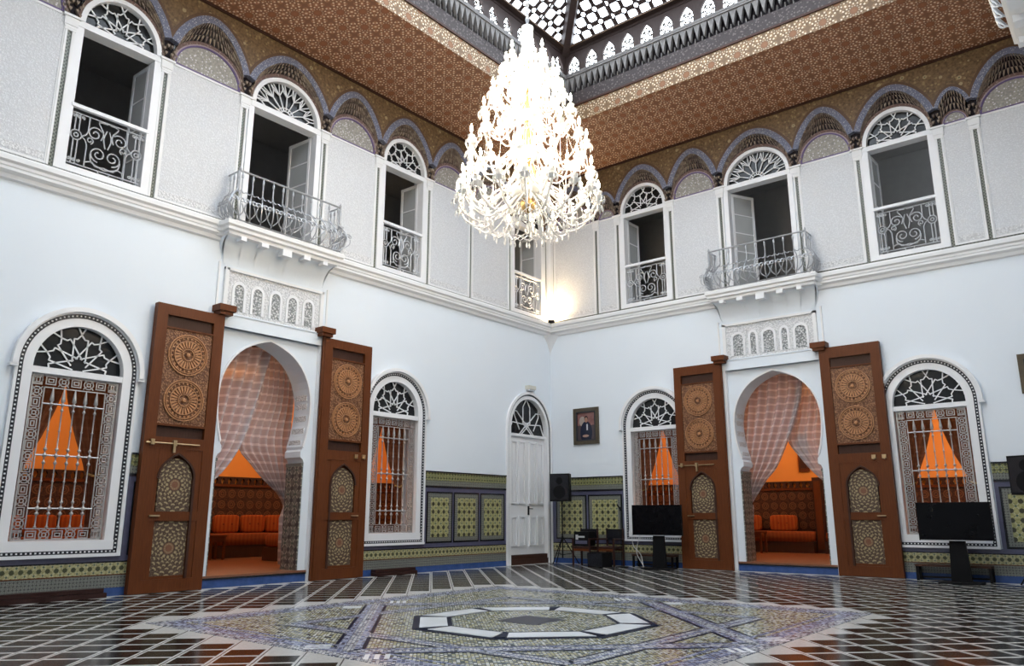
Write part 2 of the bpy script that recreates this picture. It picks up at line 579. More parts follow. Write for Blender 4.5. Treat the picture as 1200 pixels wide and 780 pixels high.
def m_sheer(name, a, b, alpha, chk=True, tlu=.14):
    m = M(name, .8, .2)
    nt = m.nt
    x, y, z = m.pos()
    st = (z / .17).fr().lt(.28); sx = (x / .13).fr().lt(.22)
    c = m.mix((st * .6 + sx * .07).c01(), a, b) if chk else a
    m.col(c)
    tr = nt.nodes.new('ShaderNodeBsdfTransparent')
    tl = nt.nodes.new('ShaderNodeBsdfTranslucent')
    if isinstance(c, tuple): tl.inputs[0].default_value = (*c, 1)
    else: nt.links.new(c, tl.inputs[0])
    m1 = nt.nodes.new('ShaderNodeMixShader'); m1.inputs[0].default_value = tlu
    nt.links.new(m.b.outputs[0], m1.inputs[1]); nt.links.new(tl.outputs[0], m1.inputs[2])
    m2 = nt.nodes.new('ShaderNodeMixShader'); m2.inputs[0].default_value = alpha
    nt.links.new(m1.outputs[0], m2.inputs[1]); nt.links.new(tr.outputs[0], m2.inputs[2])
    nt.links.new(m2.outputs[0], nt.nodes['Material Output'].inputs[0])
    return m.mat
MT['sheer'] = m_sheer('sheer_checked_voile', (.47, .43, .445), (.84, .80, .79), .13)
MT['drape'] = m_sheer('brown_drape_cloth', (.17, .065, .035), (.22, .09, .05), .03, True, .05)

def m_thin_glass(name, tint, refl=.08):
    m = M(name, .05)
    nt = m.nt
    tr = nt.nodes.new('ShaderNodeBsdfTransparent'); tr.inputs[0].default_value = (*tint, 1)
    gl = nt.nodes.new('ShaderNodeBsdfGlossy'); gl.inputs['Roughness'].default_value = .05
    mx = nt.nodes.new('ShaderNodeMixShader'); mx.inputs[0].default_value = refl
    nt.links.new(tr.outputs[0], mx.inputs[1]); nt.links.new(gl.outputs[0], mx.inputs[2])
    nt.links.new(mx.outputs[0], nt.nodes['Material Output'].inputs[0])
    return m.mat
MT['skyglass'] = m_thin_glass('skylight_glass', (.95, .97, 1.0))
MT['casglass'] = plain('curtained_casement_glass', (.42, .43, .43), .15, .5, var=.1, scale=2)  # casement panes as an opaque pale grey surface, not clear glass

def m_emit(name, c, s):
    m = M(name)
    m.b.inputs['Emission Color'].default_value = (*c, 1); m.b.inputs['Emission Strength'].default_value = s
    m.b.inputs['Base Color'].default_value = (*c, 1)
    return m.mat
MT['bulb'] = m_emit('candle_bulb_glow', (1.0, .82, .58), 110)
MT['flood'] = m_emit('floodlight_lens', (1.0, .72, .40), 650)
def m_crystal():
    m = M('crystal_glass', .12, .6)
    m.col((.95, .94, .92)); m.set('Transmission Weight', .12); m.set('IOR', 1.5)
    m.b.inputs['Subsurface Weight'].default_value = 0
    return m.mat
MT['crystal'] = m_crystal()
MT['gold'] = plain('gilt_stem', (.85, .55, .22), .25, .5, .7, var=.1)
def m_fabric(name, a, b):
    m = M(name, .85, .2)
    x, y, z = m.pos(True)
    s = ((x + y) / .11).fr().lt(.5)
    m.col(m.mix(s * .6 + m.noise(8, 3) * .3, a, b)); m.bump(m.noise(90, 2), .2, .003)
    return m.mat
MT['cushion'] = m_fabric('orange_striped_velvet', (.40, .105, .022), (.27, .055, .014))
MT['seat'] = m_fabric('rust_upholstery', (.24, .065, .018), (.18, .045, .014))
# ================================================================== THE ROOM
def wall_mesh(b, x0, x1, z0, z1, th, opens):
    """solid wall between x0..x1 (front face at y=0) with openings (cx, hw, zb, zc, rz)"""
    x = x0
    for cx, hw, zb, zc, rz in sorted(opens):
        if cx - hw > x: b.box(x, cx - hw, 0, th, z0, z1)
        if zb > z0: b.box(cx - hw, cx + hw, 0, th, z0, zb)
        if rz > 0:
            a = [(cx + p, q) for p, q in arc(hw, zc, rz, 20)]
            t = [(cx + p, z1) for p, q in arc(hw, zc, rz, 20)]
            b.band(a, t, 0, th)
        else:
            b.box(cx - hw, cx + hw, 0, th, zc, z1)
        x = cx + hw
    if x < x1: b.box(x, x1, 0, th, z0, z1)

LWIN = dict(L=[12.36, 5.75], R=[3.20, 9.42])           # lower windows
UWIN = dict(L=[12.38, 5.74, 1.03], R=[3.15, 9.43])     # upper windows
ARCHC = dict(L=8.98, R=6.285)                           # gateways
BALC = dict(L=9.03, R=6.285)                            # balcony doors
TH = .60
ZS = 6.30
def low_opens(sg, k):
    o = [(sg * s, .74, .70, 3.43, .74) for s in LWIN[k]]
    o.append((sg * ARCHC[k], 1.10, 0.0, 4.55, 0))
    return o
def up_opens(sg, k):
    o = [(sg * s, .66, 6.60, 9.20, .70) for s in UWIN[k]]
    o.append((sg * BALC[k], .80, 6.50, 9.20, .74))
    return o
b = MB(); wall_mesh(b, -L, 0, 0, ZS, TH, low_opens(-1, 'L') + [(-1.0, .82, .0, 3.40, .88)]); wall_mesh(b, -L, 0, ZS, ZT + .4, .35, up_opens(-1, 'L'))
wall_left = tag(b.build('wall_left', MT['plaster'], rz=RZL), 'white plastered courtyard wall on the left with gateway, windows and balcony', 'wall', kind='structure')
b = MB(); wall_mesh(b, 0, W, 0, ZS, TH, low_opens(1, 'R')); wall_mesh(b, 0, W, ZS, ZT + .4, .35, up_opens(1, 'R'))
wall_right = tag(b.build('wall_right', MT['plaster']), 'white plastered courtyard wall on the right with gateway, windows and balcony', 'wall', kind='structure')
# the two walls behind the camera: whole above 4.5 m, open to a vestibule below around the viewpoint
b = MB()
b.box(W, W + .4, -5.0, 0, 0, 4.5); b.box(W, W + .4, -L - .4, 0, 4.5, ZT + .4)
wall_opposite = tag(b.build('wall_opposite', MT['plaster']), 'plain white courtyard wall behind the viewer, on the right', 'wall', kind='structure')
b = MB()
b.box(-.6, 8.0, -L - .4, -L, 0, 4.5); b.box(-.6, W + .4, -L - .4, -L, 4.5, ZT + .4)
tag(b.build('wall_back', MT['plaster']), 'plain white courtyard wall behind the viewer, on the left', 'wall', kind='structure')
b = MB()
b.box(16, 16.2, -21.2, -5.0, 0, 4.5); b.box(W + .4, 16.2, -5.0, -4.8, 0, 4.5); b.box(7.8, 16.2, -21.2, -21, 0, 4.5); b.box(7.8, 8.0, -21, -L - .4, 0, 4.5)
b.box(W + .4, 16.2, -21.2, -4.8, 4.5, 4.7); b.box(7.8, W + .4, -21.2, -L - .4, 4.5, 4.7)
tag(b.build('wall_vestibule', MT['plaster']), 'plain white vestibule walls behind the viewer', 'wall', kind='structure')

# ------------------------------------------------------------------ floor
b = MB(); b.box(-6.2, 16.2, -21.2, 6.2, -.12, -.0015)
floor = tag(b.build('floor', MT['grout']), 'polished courtyard floor of black tiles with pale diagonal joints and a mosaic carpet', 'floor', kind='structure')
CX0, CX1, CY0, CY1 = 3.50, 9.72, -12.66, -6.38
r45 = sqrt(.5)
def tile_pts(i, j):
    u = U0 + i * TS; v = V0 + j * TS
    a0, a1 = u + .030, u + TS - .030      # wide double joint
    c0, c1 = v + .032, v + TS - .032
    P = []
    for uu, vv in ((a0, c0), (a1, c0), (a1, c1), (a0, c1)):
        P.append(((uu - vv) * r45, (uu + vv) * r45))
    return P
tiles = []
for i in range(-60, 80):
    for j in range(-80, 80):
        P = tile_pts(i, j)
        if any(not (0.02 < p[0] < 12.55 and -18.05 < p[1] < -.02) for p in P): continue
        if any(CX0 - .05 < p[0] < CX1 + .05 and CY0 - .05 < p[1] < CY1 + .05 for p in P): continue
        c = (sum(p[0] for p in P) / 4, sum(p[1] for p in P) / 4)
        dx, dy = c[0] - 12.735, c[1] + 17.303
        d = hypot(dx, dy)
        ang = atan2(dy, dx) - radians(129.23)
        vis = abs(ang) < radians(36) and d > 6.0
        tiles.append((0 if vis else 1, d, P, c))
tiles.sort(key=lambda t: (t[0], t[1]))
t0 = MB(); t0.prismz([(p[0] - tiles[0][3][0], p[1] - tiles[0][3][1]) for p in tiles[0][2]], -.0014, 0)
tm = t0.build('floor_tile', MT['ftile'], mesh_only=True)
for t in tiles[:300]:
    link('floor_tile', tm, floor, (t[3][0], t[3][1], 0))
b = MB()
for t in tiles[300:]: b.prismz(t[2], -.0014, 0)
tag(b.build('floor_tiles', MT['ftile'], floor), kind='stuff')
# mosaic carpet set in the floor
b = MB(); b.box(CX0, CX1, CY0, CY1, -.0014, 0)
carpet = b.build('mosaic_field', MT['mosaic'], floor)
def fband(b, p, q, w, z0, z1, m=0):
    dx, dy = q[0] - p[0], q[1] - p[1]; l = hypot(dx, dy); nx, ny = -dy / l * w / 2, dx / l * w / 2
    b.prismz([(p[0] + nx, p[1] + ny), (p[0] - nx, p[1] - ny), (q[0] - nx, q[1] - ny), (q[0] + nx, q[1] + ny)], z0, z1, m)
OC = (6.82, -9.70)
def rectband(x0, x1, y0, y1, w, z, mat, nm):
    b = MB()
    b.box(x0, x1, y0, y0 + w, 0, z); b.box(x0, x1, y1 - w, y1, 0, z)
    b.box(x0, x0 + w, y0 + w, y1 - w, 0, z); b.box(x1 - w, x1, y0 + w, y1 - w, 0, z)
    return b.build(nm, mat, floor)
rectband(CX0, CX1, CY0, CY1, .13, .003, MT['mosaic2'], 'mosaic_border')
rectband(CX0 + .13, CX1 - .13, CY0 + .13, CY1 - .13, .17, .003, MT['mband'], 'mosaic_border')
rectband(CX0 + .36, CX1 - .36, CY0 + .36, CY1 - .36, .05, .003, MT['mband'], 'mosaic_border')
S1 = 1.93
def dband(nm, segs, w, z, mat):
    for p, q in segs:
        b = MB(); fband(b, p, q, w, 0, z); b.build(nm, mat, floor)
ex = 2.62; ox, oy = OC
sq = [((ox - S1, oy - S1), (ox + S1, oy - S1)), ((ox + S1, oy - S1), (ox + S1, oy + S1)), ((ox + S1, oy + S1), (ox - S1, oy + S1)), ((ox - S1, oy + S1), (ox - S1, oy - S1))]
for w_, z_, m_ in ((.25, .0022, 'navy'), (.18, .003, 'mosaic2'), (.05, .0036, 'mband')):
    dband('star_band', sq, w_, z_, MT[m_])
R2 = S1 * sqrt(2)
dg = [((ox - R2, oy), (ox, oy - R2)), ((ox, oy - R2), (ox + R2, oy)), ((ox + R2, oy), (ox, oy + R2)), ((ox, oy + R2), (ox - R2, oy))]
for w_, z_, m_ in ((.31, .0026, 'navy'), (.235, .0034, 'mband'), (.10, .004, 'mosaic2')):
    dband('star_band', dg, w_, z_, MT[m_])
# striped end pieces beside the bands
b = MB()
for a in range(4):
    for sgn in (-1, 1):
        for k in range(3):
            an = a * pi / 2 + pi / 4
            d0 = S1 + .02; off = sgn * (1.55 + .09 * k)
            px, py = ox + cos(an) * (d0 + .16) - sin(an) * off, oy + sin(an) * (d0 + .16) + cos(an) * off
            qx, qy = ox + cos(an) * (d0 + .40) - sin(an) * off, oy + sin(an) * (d0 + .40) + cos(an) * off
            fband(b, (px, py), (qx, qy), .045, 0, .004)
tag(b.build('marble_stripes', MT['marble'], floor), kind='stuff')
# octagonal ring of white marble slabs, flush with the floor
def octv(ap):
    r = ap / cos(pi / 8)
    return [(ox + r * cos(pi / 8 + k * pi / 4), oy + r * sin(pi / 8 + k * pi / 4)) for k in range(8)]
b = MB(); b.prismz(octv(1.38), 0, .0045); b.build('octagon_edging', MT['navy'], floor)
b = MB(); b.prismz(octv(1.335), .0045, .006); b.build('octagon_edging', MT['navy'], floor)
A, B_ = octv(1.30), octv(.985)
for k in range(8):
    k2 = (k + 1) % 8
    q = lambda P, t: (lerp(P[k][0], P[k2][0], t), lerp(P[k][1], P[k2][1], t))
    b = MB(); b.prismz([q(B_, .06), q(A, .12), q(A, .97), q(B_, .97)], .006, .012); b.build('marble_slab', MT['marble'], floor)
    b = MB(); b.prismz([q(B_, .0), q(A, .0), q(A, .10), q(B_, .07)], .006, .0115); b.build('corner_piece', MT['navy'], floor)
b = MB(); b.prismz(octv(.975), .006, .0085); b.build('octagon_edging', MT['navy'], floor)
b = MB(); b.prismz(octv(.93), .0085, .010); b.build('mosaic_field', MT['mosaic'], floor)
b = MB(); b.prismz([(ox + .42 * c, oy - .02 + .42 * s) for c, s in ((.72, .72), (-.72, .72), (-.72, -.72), (.72, -.72))], .010, .0125); b.build('dark_marble_square', MT['slate'], floor)

# ------------------------------------------------------------------ ceiling and lantern
corners = [(0, 0), (0, -L), (W, -L), (W, 0)]
b = MB()
ins = [(D, -D), (D, -L + D), (W - D, -L + D), (W - D, -D)]
Z1, Z2 = 11.03, 11.46
for k in range(4):
    k2 = (k + 1) % 4
    a0, a1, c0, c1 = corners[k], corners[k2], ins[k], ins[k2]
    b.add([(*a0, ZT), (*a1, ZT), (*c1, Z1), (*c0, Z1), (*a0, ZT + .3), (*a1, ZT + .3), (*c1, Z1 + .3), (*c0, Z1 + .3)],
          [(0, 1, 2, 3), (7, 6, 5, 4), (0, 4, 5, 1)])
ceiling = tag(b.build('ceiling', MT['ceil']), 'brown painted cedar ceiling with star rosettes around the glazed lantern', 'ceiling', kind='structure')
# each side of the lantern in its own frame: x along the side, y outward, origin at the side's middle
sides = [((D, -L / 2), pi / 2, L - 2 * D), ((W / 2, -D), 0.0, W - 2 * D), ((W - D, -L / 2), -pi / 2, L - 2 * D), ((W / 2, -L + D), pi, W - 2 * D)]
ZG = 13.15
for idx, ((sx, sy), rz, ln) in enumerate(sides):
    h = ln / 2
    seen = idx < 2
    sd = group_empty('lantern_side', ceiling, (sx, sy, 0), rz)
    b = MB(); b.box(-h, h, 0, .12, Z1 - .002, Z2); b.build('fascia', MT['fascia'], sd)
    b = MB(); b.box(-h, h, -.03, .12, Z2, Z2 + .05); b.build('moulding', MT['wooddk'], sd)
    b = MB(); b.box(-h, h, -.01, .12, Z2 + .05, 11.86); b.build('frieze', MT['lfrieze'], sd)
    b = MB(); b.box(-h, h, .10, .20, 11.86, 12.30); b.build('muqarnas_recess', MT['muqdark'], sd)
    n = int(ln / .172); b = MB()
    for i in range(n):
        x = -h + (i + .5) * ln / n; w = ln / n
        b.prism([(x - w * .5, 12.27), (x + w * .5, 12.27), (x + w * .30, 12.14), (x + w * .10, 11.98), (x, 11.90), (x - w * .10, 11.98), (x - w * .30, 12.14)], -.08, .02)
        b.box(x + w * .5 - .012, x + w * .5 + .012, .0, .12, 11.80, 11.98)
    tag(b.build('muqarnas_teeth', MT['tooth'], sd), kind='stuff')
    b = MB(); b.box(-h, h, -.11, .12, 12.27, 12.31); b.box(-h, h, -.08, .12, 12.345, 12.40); b.build('moulding', MT['tooth'], sd)
    b = MB(); b.box(-h, h, -.04, .12, 12.31, 12.345); b.build('moulding', MT['wooddk'], sd)
    # arched openings with pierced screens
    n = int(ln / .51); w = ln / n
    wallb = MB(); fil = MB()
    for i in range(n):
        x = -h + (i + .5) * w
        a = [(x - .17, 12.40)] + [(x + p, q) for p, q in [(-.17, 12.62), (-.15, 12.72), (-.09, 12.82), (0, 12.93), (.09, 12.82), (.15, 12.72), (.17, 12.62)]] + [(x + .17, 12.40)]
        t = [(x - w / 2, 12.40), (x - w / 2, 12.62), (x - w / 2, 12.80), (x - w / 4, 13.02), (x, 13.02), (x + w / 4, 13.02), (x + w / 2, 12.80), (x + w / 2, 12.62), (x + w / 2, 12.40)]
        wallb.band(a, t, 0, .06)
        wallb.prism([(x - w / 2, 12.80), (x - w / 4, 13.02), (x - w / 2, 13.02)], 0, .06)
        wallb.prism([(x + w / 2, 12.80), (x + w / 2, 13.02), (x + w / 4, 13.02)], 0, .06)
        if seen:
            for r in (.055, .12):
                fil.band([(x + r * cos(q * pi / 5), 12.60 + r * sin(q * pi / 5)) for q in range(10)], [(x + (r + .028) * cos(q * pi / 5), 12.60 + (r + .028) * sin(q * pi / 5)) for q in range(10)], .03, .045, True)
            for q in range(6):
                an = q * pi / 3
                fil.bar((x + .06 * cos(an), 12.60 + .06 * sin(an)), (x + .17 * cos(an), 12.60 + .17 * sin(an)), .026, .03, .05)
            fil.bar((x - .10, 12.71), (x, 12.84), .026, .03, .05); fil.bar((x + .10, 12.71), (x, 12.84), .026, .03, .05)
            fil.bar((x - .15, 12.44), (x + .15, 12.44), .026, .03, .05)
    wallb.build('pierced_arcade', MT['lantern'], sd)
    if seen: tag(fil.build('arcade_filigree', MT['lantern'], sd), kind='stuff')
    b = MB(); b.box(-h, h, -.02, .10, 13.02, ZG); b.box(-h, h, -.16, .06, 13.10, 13.16); b.build('eaves_beam', MT['lantern'], sd)
    b = MB(); b.box(-h, h, -.175, -.16, 13.095, 13.12); b.build('eaves_fillet', MT['archbrown'], sd)
# hipped glass roof
SL = .70
hx, hy = W / 2 - D, L / 2 - D
RIDGE = ZG + SL * hx
cx, cy = W / 2, -L / 2
def roofpt(k, e, g):
    """side k: e along the eave from the middle, g = plan distance inwards"""
    (sx, sy), rz, ln = sides[k]
    x = e; y = -g
    return (sx + x * cos(rz) - y * sin(rz), sy + x * sin(rz) + y * cos(rz), ZG + SL * g)
roof = tag(group_empty('skylight', None), 'hipped glass skylight with a dark star lattice over the courtyard', 'skylight', kind='structure')
aC = .34
for k in range(4):
    ln = sides[k][2]; h = ln / 2
    gm = hx
    pane = MB(); lat = MB()
    if abs(ln - 2 * hx) < .01: poly = [(-h, 0), (h, 0), (0, gm)]
    else: poly = [(-h, 0), (h, 0), (h - gm, gm), (-h + gm, gm)]
    up = .10
    pane.add([tuple(Vector(roofpt(k, *p)) + Vector((0, 0, up))) for p in poly], [list(range(len(poly)))])
    pane.build('skylight_pane', MT['skyglass'], roof)
    ag = aC / sqrt(1 + SL * SL)
    ni = int(h / aC) + 1; nj = int(gm / ag) + 1
    rc = .17
    for i in range(-ni, ni + 1):
        for j in range(nj + 1):
            e0, g0 = (i + .5) * aC, (j + .5) * ag
            if abs(e0) > h - g0 - .05 or g0 > gm - .08: continue
            big = .435 if (i + j) % 2 else .40
            outl = []; inl = []
            for q in range(4):
                an = q * pi / 2
                R_ = lambda x, y: (x * cos(an) - y * sin(an), x * sin(an) + y * cos(an))
                outl += [R_(-.5 + rc, -.5), R_(.5 - rc, -.5), R_(.5 - rc * .92, -.5 + rc * .38), R_(.5 - rc * .38, -.5 + rc * .92)]
            for x, y in outl:
                a_ = atan2(y, x); inl.append((big * cos(a_), big * sin(a_)))
            n = len(outl)
            V = lambda pt, dz: tuple(Vector(roofpt(k, e0 + pt[0] * aC, g0 + pt[1] * ag)) + Vector((0, 0, dz)))
            vs = [V(p_, 0) for p_ in outl] + [V(p_, 0) for p_ in inl] + [V(p_, .03) for p_ in inl]
            fs = []
            for q in range(n):
                q2 = (q + 1) % n
                fs += [(q, q2, n + q2, n + q), (n + q, n + q2, 2 * n + q2, 2 * n + q)]
            lat.add(vs, fs)
    tag(lat.build('star_lattice', MT['lantern'], roof), kind='stuff')
    # rafters
    nr = max(2, int(ln / 1.35))
    for i in range(1, nr):
        e = -h + i * ln / nr
        g = min(gm, h - abs(e))
        b = MB()
        p0, p1 = Vector(roofpt(k, e, 0)), Vector(roofpt(k, e, g))
        b.tube([p0 + Vector((0, 0, .0)), p1], .035, 4); b.build('rafter', MT['lantern'], roof)
for k, (x, y) in enumerate(ins):
    p1 = Vector((cx, cy + (hy - hx) * (1 if y > cy else -1), RIDGE))
    b = MB(); b.tube([Vector((x, y, ZG - .05)), p1], .17, 6); b.build('hip_rafter', MT['lantern'], roof)
b = MB(); b.tube([(cx, cy + hy - hx, RIDGE), (cx, cy - hy + hx, RIDGE)], .12, 6); b.build('ridge_beam', MT['lantern'], roof)

# ------------------------------------------------------------------ salons and galleries behind the two walls
b = MB()
b.box(-5.90, -5.80, -18.7, .3, RZ, 4.55); b.box(-5.9, -TH, .2, .3, RZ, 4.55); b.box(-5.9, -TH, -18.7, -18.6, RZ, 4.55); b.box(-5.9, -TH, -18.7, .3, 4.55, 4.65)
tag(b.build('wall_salon_left', MT['orange']), 'orange painted salon walls behind the left gateway', 'wall', kind='structure')
b = MB(); b.box(-5.9, -TH, -18.7, .3, 0, RZ)
tag(b.build('floor_salon_left', MT['salonfloor']), 'terracotta salon floor behind the left gateway', 'floor', kind='structure')
b = MB()
b.box(-1.5, 13.2, 5.80, 5.90, RZ, 4.55); b.box(-1.6, -1.5, .35, 5.9, RZ, 4.55); b.box(13.1, 13.2, TH, 5.9, RZ, 4.55); b.box(-1.6, 13.2, TH, 5.9, 4.55, 4.65); b.box(-1.5, 0, .33, .43, RZ, 4.55)
tag(b.build('wall_salon_right', MT['orange']), 'orange painted salon walls behind the right gateway', 'wall', kind='structure')
b = MB(); b.box(-1.6, 13.2, TH, 5.9, 0, RZ)
tag(b.build('floor_salon_right', MT['salonfloor']), 'terracotta salon floor behind the right gateway', 'floor', kind='structure')
for nm, rz, x0, x1 in (('left', RZL, -18.5, .2), ('right', RZR, -1.5, 13.1)):
    b = MB(); b.box(x0, x1, 5.74, 5.80, RZ, 2.0)
    d = tag(b.build('wainscot_' + nm, MT['dado'], rz=rz), 'dark carved wainscot along the back wall of the %s salon' % nm, 'wainscot', kind='structure')
    b = MB(); b.box(x0, x1, 5.70, 5.80, 1.93, 1.99); b.build('rail', MT['wood'], d)
    b = MB(); x = x0
    while x < x1 - .2:
        b.prism([(x, 2.0), (x + .13, 2.0), (x + .10, 2.08), (x + .13, 2.14), (x, 2.14), (x + .03, 2.08)], 5.72, 5.80); x += .19
    b.box(x0, x1, 5.72, 5.80, 2.14, 2.18)
    tag(b.build('crenellation', MT['wooddk'], d), kind='stuff')
for nm, rz, x0, x1 in (('left', RZL, -18.5, -.3), ('right', RZR, .3, 13.2)):
    b = MB()
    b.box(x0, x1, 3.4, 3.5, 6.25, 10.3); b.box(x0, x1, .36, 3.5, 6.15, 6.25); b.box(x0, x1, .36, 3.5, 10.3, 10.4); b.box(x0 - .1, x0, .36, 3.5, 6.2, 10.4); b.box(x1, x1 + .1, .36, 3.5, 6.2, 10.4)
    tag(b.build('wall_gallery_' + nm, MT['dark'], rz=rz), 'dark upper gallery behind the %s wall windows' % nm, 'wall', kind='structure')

# salon lamps
def lamp(name, loc, e, c=(1, .74, .46), r=.4):
    l = bpy.data.lights.new(name, 'POINT'); l.energy = e; l.color = c; l.shadow_soft_size = r
    o = bpy.data.objects.new(name, l); COL.objects.link(o); o.location = loc
    return o
SAL = 56
for s in (3.0, 7.5, 12.5): lamp('salon_lamp', (-4.1, -s, 3.8), SAL)
for t in (2.0, 6.3, 10.5): lamp('salon_lamp', (t, 4.1, 3.8), SAL)

# ------------------------------------------------------------------ cornice between the storeys
PROF = [(0, 6.12), (.05, 6.14), (.07, 6.20), (.13, 6.24), (.13, 6.285), (.145, 6.30), (.145, 6.345), (.185, 6.375), (.185, 6.44), (.17, 6.475), (0, 6.475)]
def extrude_prof(b, prof, x0, x1, m0=0, m1=0, m=0):
    """profile (w,z) swept along x; ends mitred by m0/m1 times w"""
    n = len(prof)
    vs = [(x0 + m0 * w, -w, z) for w, z in prof] + [(x1 + m1 * w, -w, z) for w, z in prof]
    fs = [list(range(n - 1, -1, -1)), list(range(n, 2 * n))]
    for i in range(n):
        j = (i + 1) % n
        fs.append((i, j, n + j, n + i))
    b.add(vs, fs, m)
b = MB(); extrude_prof(b, PROF, -L, 0, 0, -1)
tag(b.build('trim_1', MT['cornice'], rz=RZL), 'white moulded cornice running along the left wall', 'cornice', kind='structure')
b = MB(); extrude_prof(b, PROF, 0, W, 1, 0)
tag(b.build('trim_2', MT['cornice']), 'white moulded cornice running along the right wall', 'cornice', kind='structure')
b = MB(); extrude_prof(b, PROF, 0, L, 0, 0)
o = b.build('trim_3', MT['cornice'], loc=(W, 0, 0), rz=-pi / 2)
tag(o, 'white moulded cornice along the wall behind the viewer', 'cornice', kind='structure')
# small squinch under the cornice in the corner
b = MB()
rows = []
for i in range(7):
    t = i / 6
    r = .30 * (1 - t) ** 1.6 + .005
    rows.append([(r * cos(-pi / 2 * q / 6), r * sin(-pi / 2 * q / 6), 6.13 - .55 * t) for q in range(7)])
b.grid(rows); b.build('squinch', MT['cornice'], wall_right, smooth=True)
# ================================================================== LOWER WINDOWS
def star_tracery(b, c, R, w, y0, y1, zmin, rim):
    """ten-fold star fanlight round c=(x,z): parallel petal sides that interlace round a hub star; rim(x,z) is True inside the arch"""
    cx, cz = c
    def seg(p, q):
        n = 24; a = None
        for i in range(n + 1):           # keep the stretch that lies inside the fanlight
            t = i / n; pt = (lerp(p[0], q[0], t), lerp(p[1], q[1], t))
            ok = pt[1] >= zmin and rim(*pt)
            if ok and a is None: a = pt
            if a is not None and (not ok or i == n):
                if hypot(pt[0] - a[0], pt[1] - a[1]) > .015: b.bar(a, pt, w, y0, y1)
                break
    for i in range(-1, 6):
        an = radians(18 + 36 * i)
        P = lambda r, o: (cx + R * (r * cos(an) - o * sin(an)), cz + R * (r * sin(an) + o * cos(an)))
        for sg in (-1, 1):
            seg(P(.08, sg * .155), P(.67, sg * .17))
            seg(P(.67, sg * .178), P(.675, sg * .085)); seg(P(.675, sg * .09), P(.80, -sg * .01)); seg(P(.80, 0), P(1.12, -sg * .17))
def clip_low(b, z):
    """keep everything above the transom"""
    b.v = [(x, y, max(zz, z)) for x, y, zz in b.v]

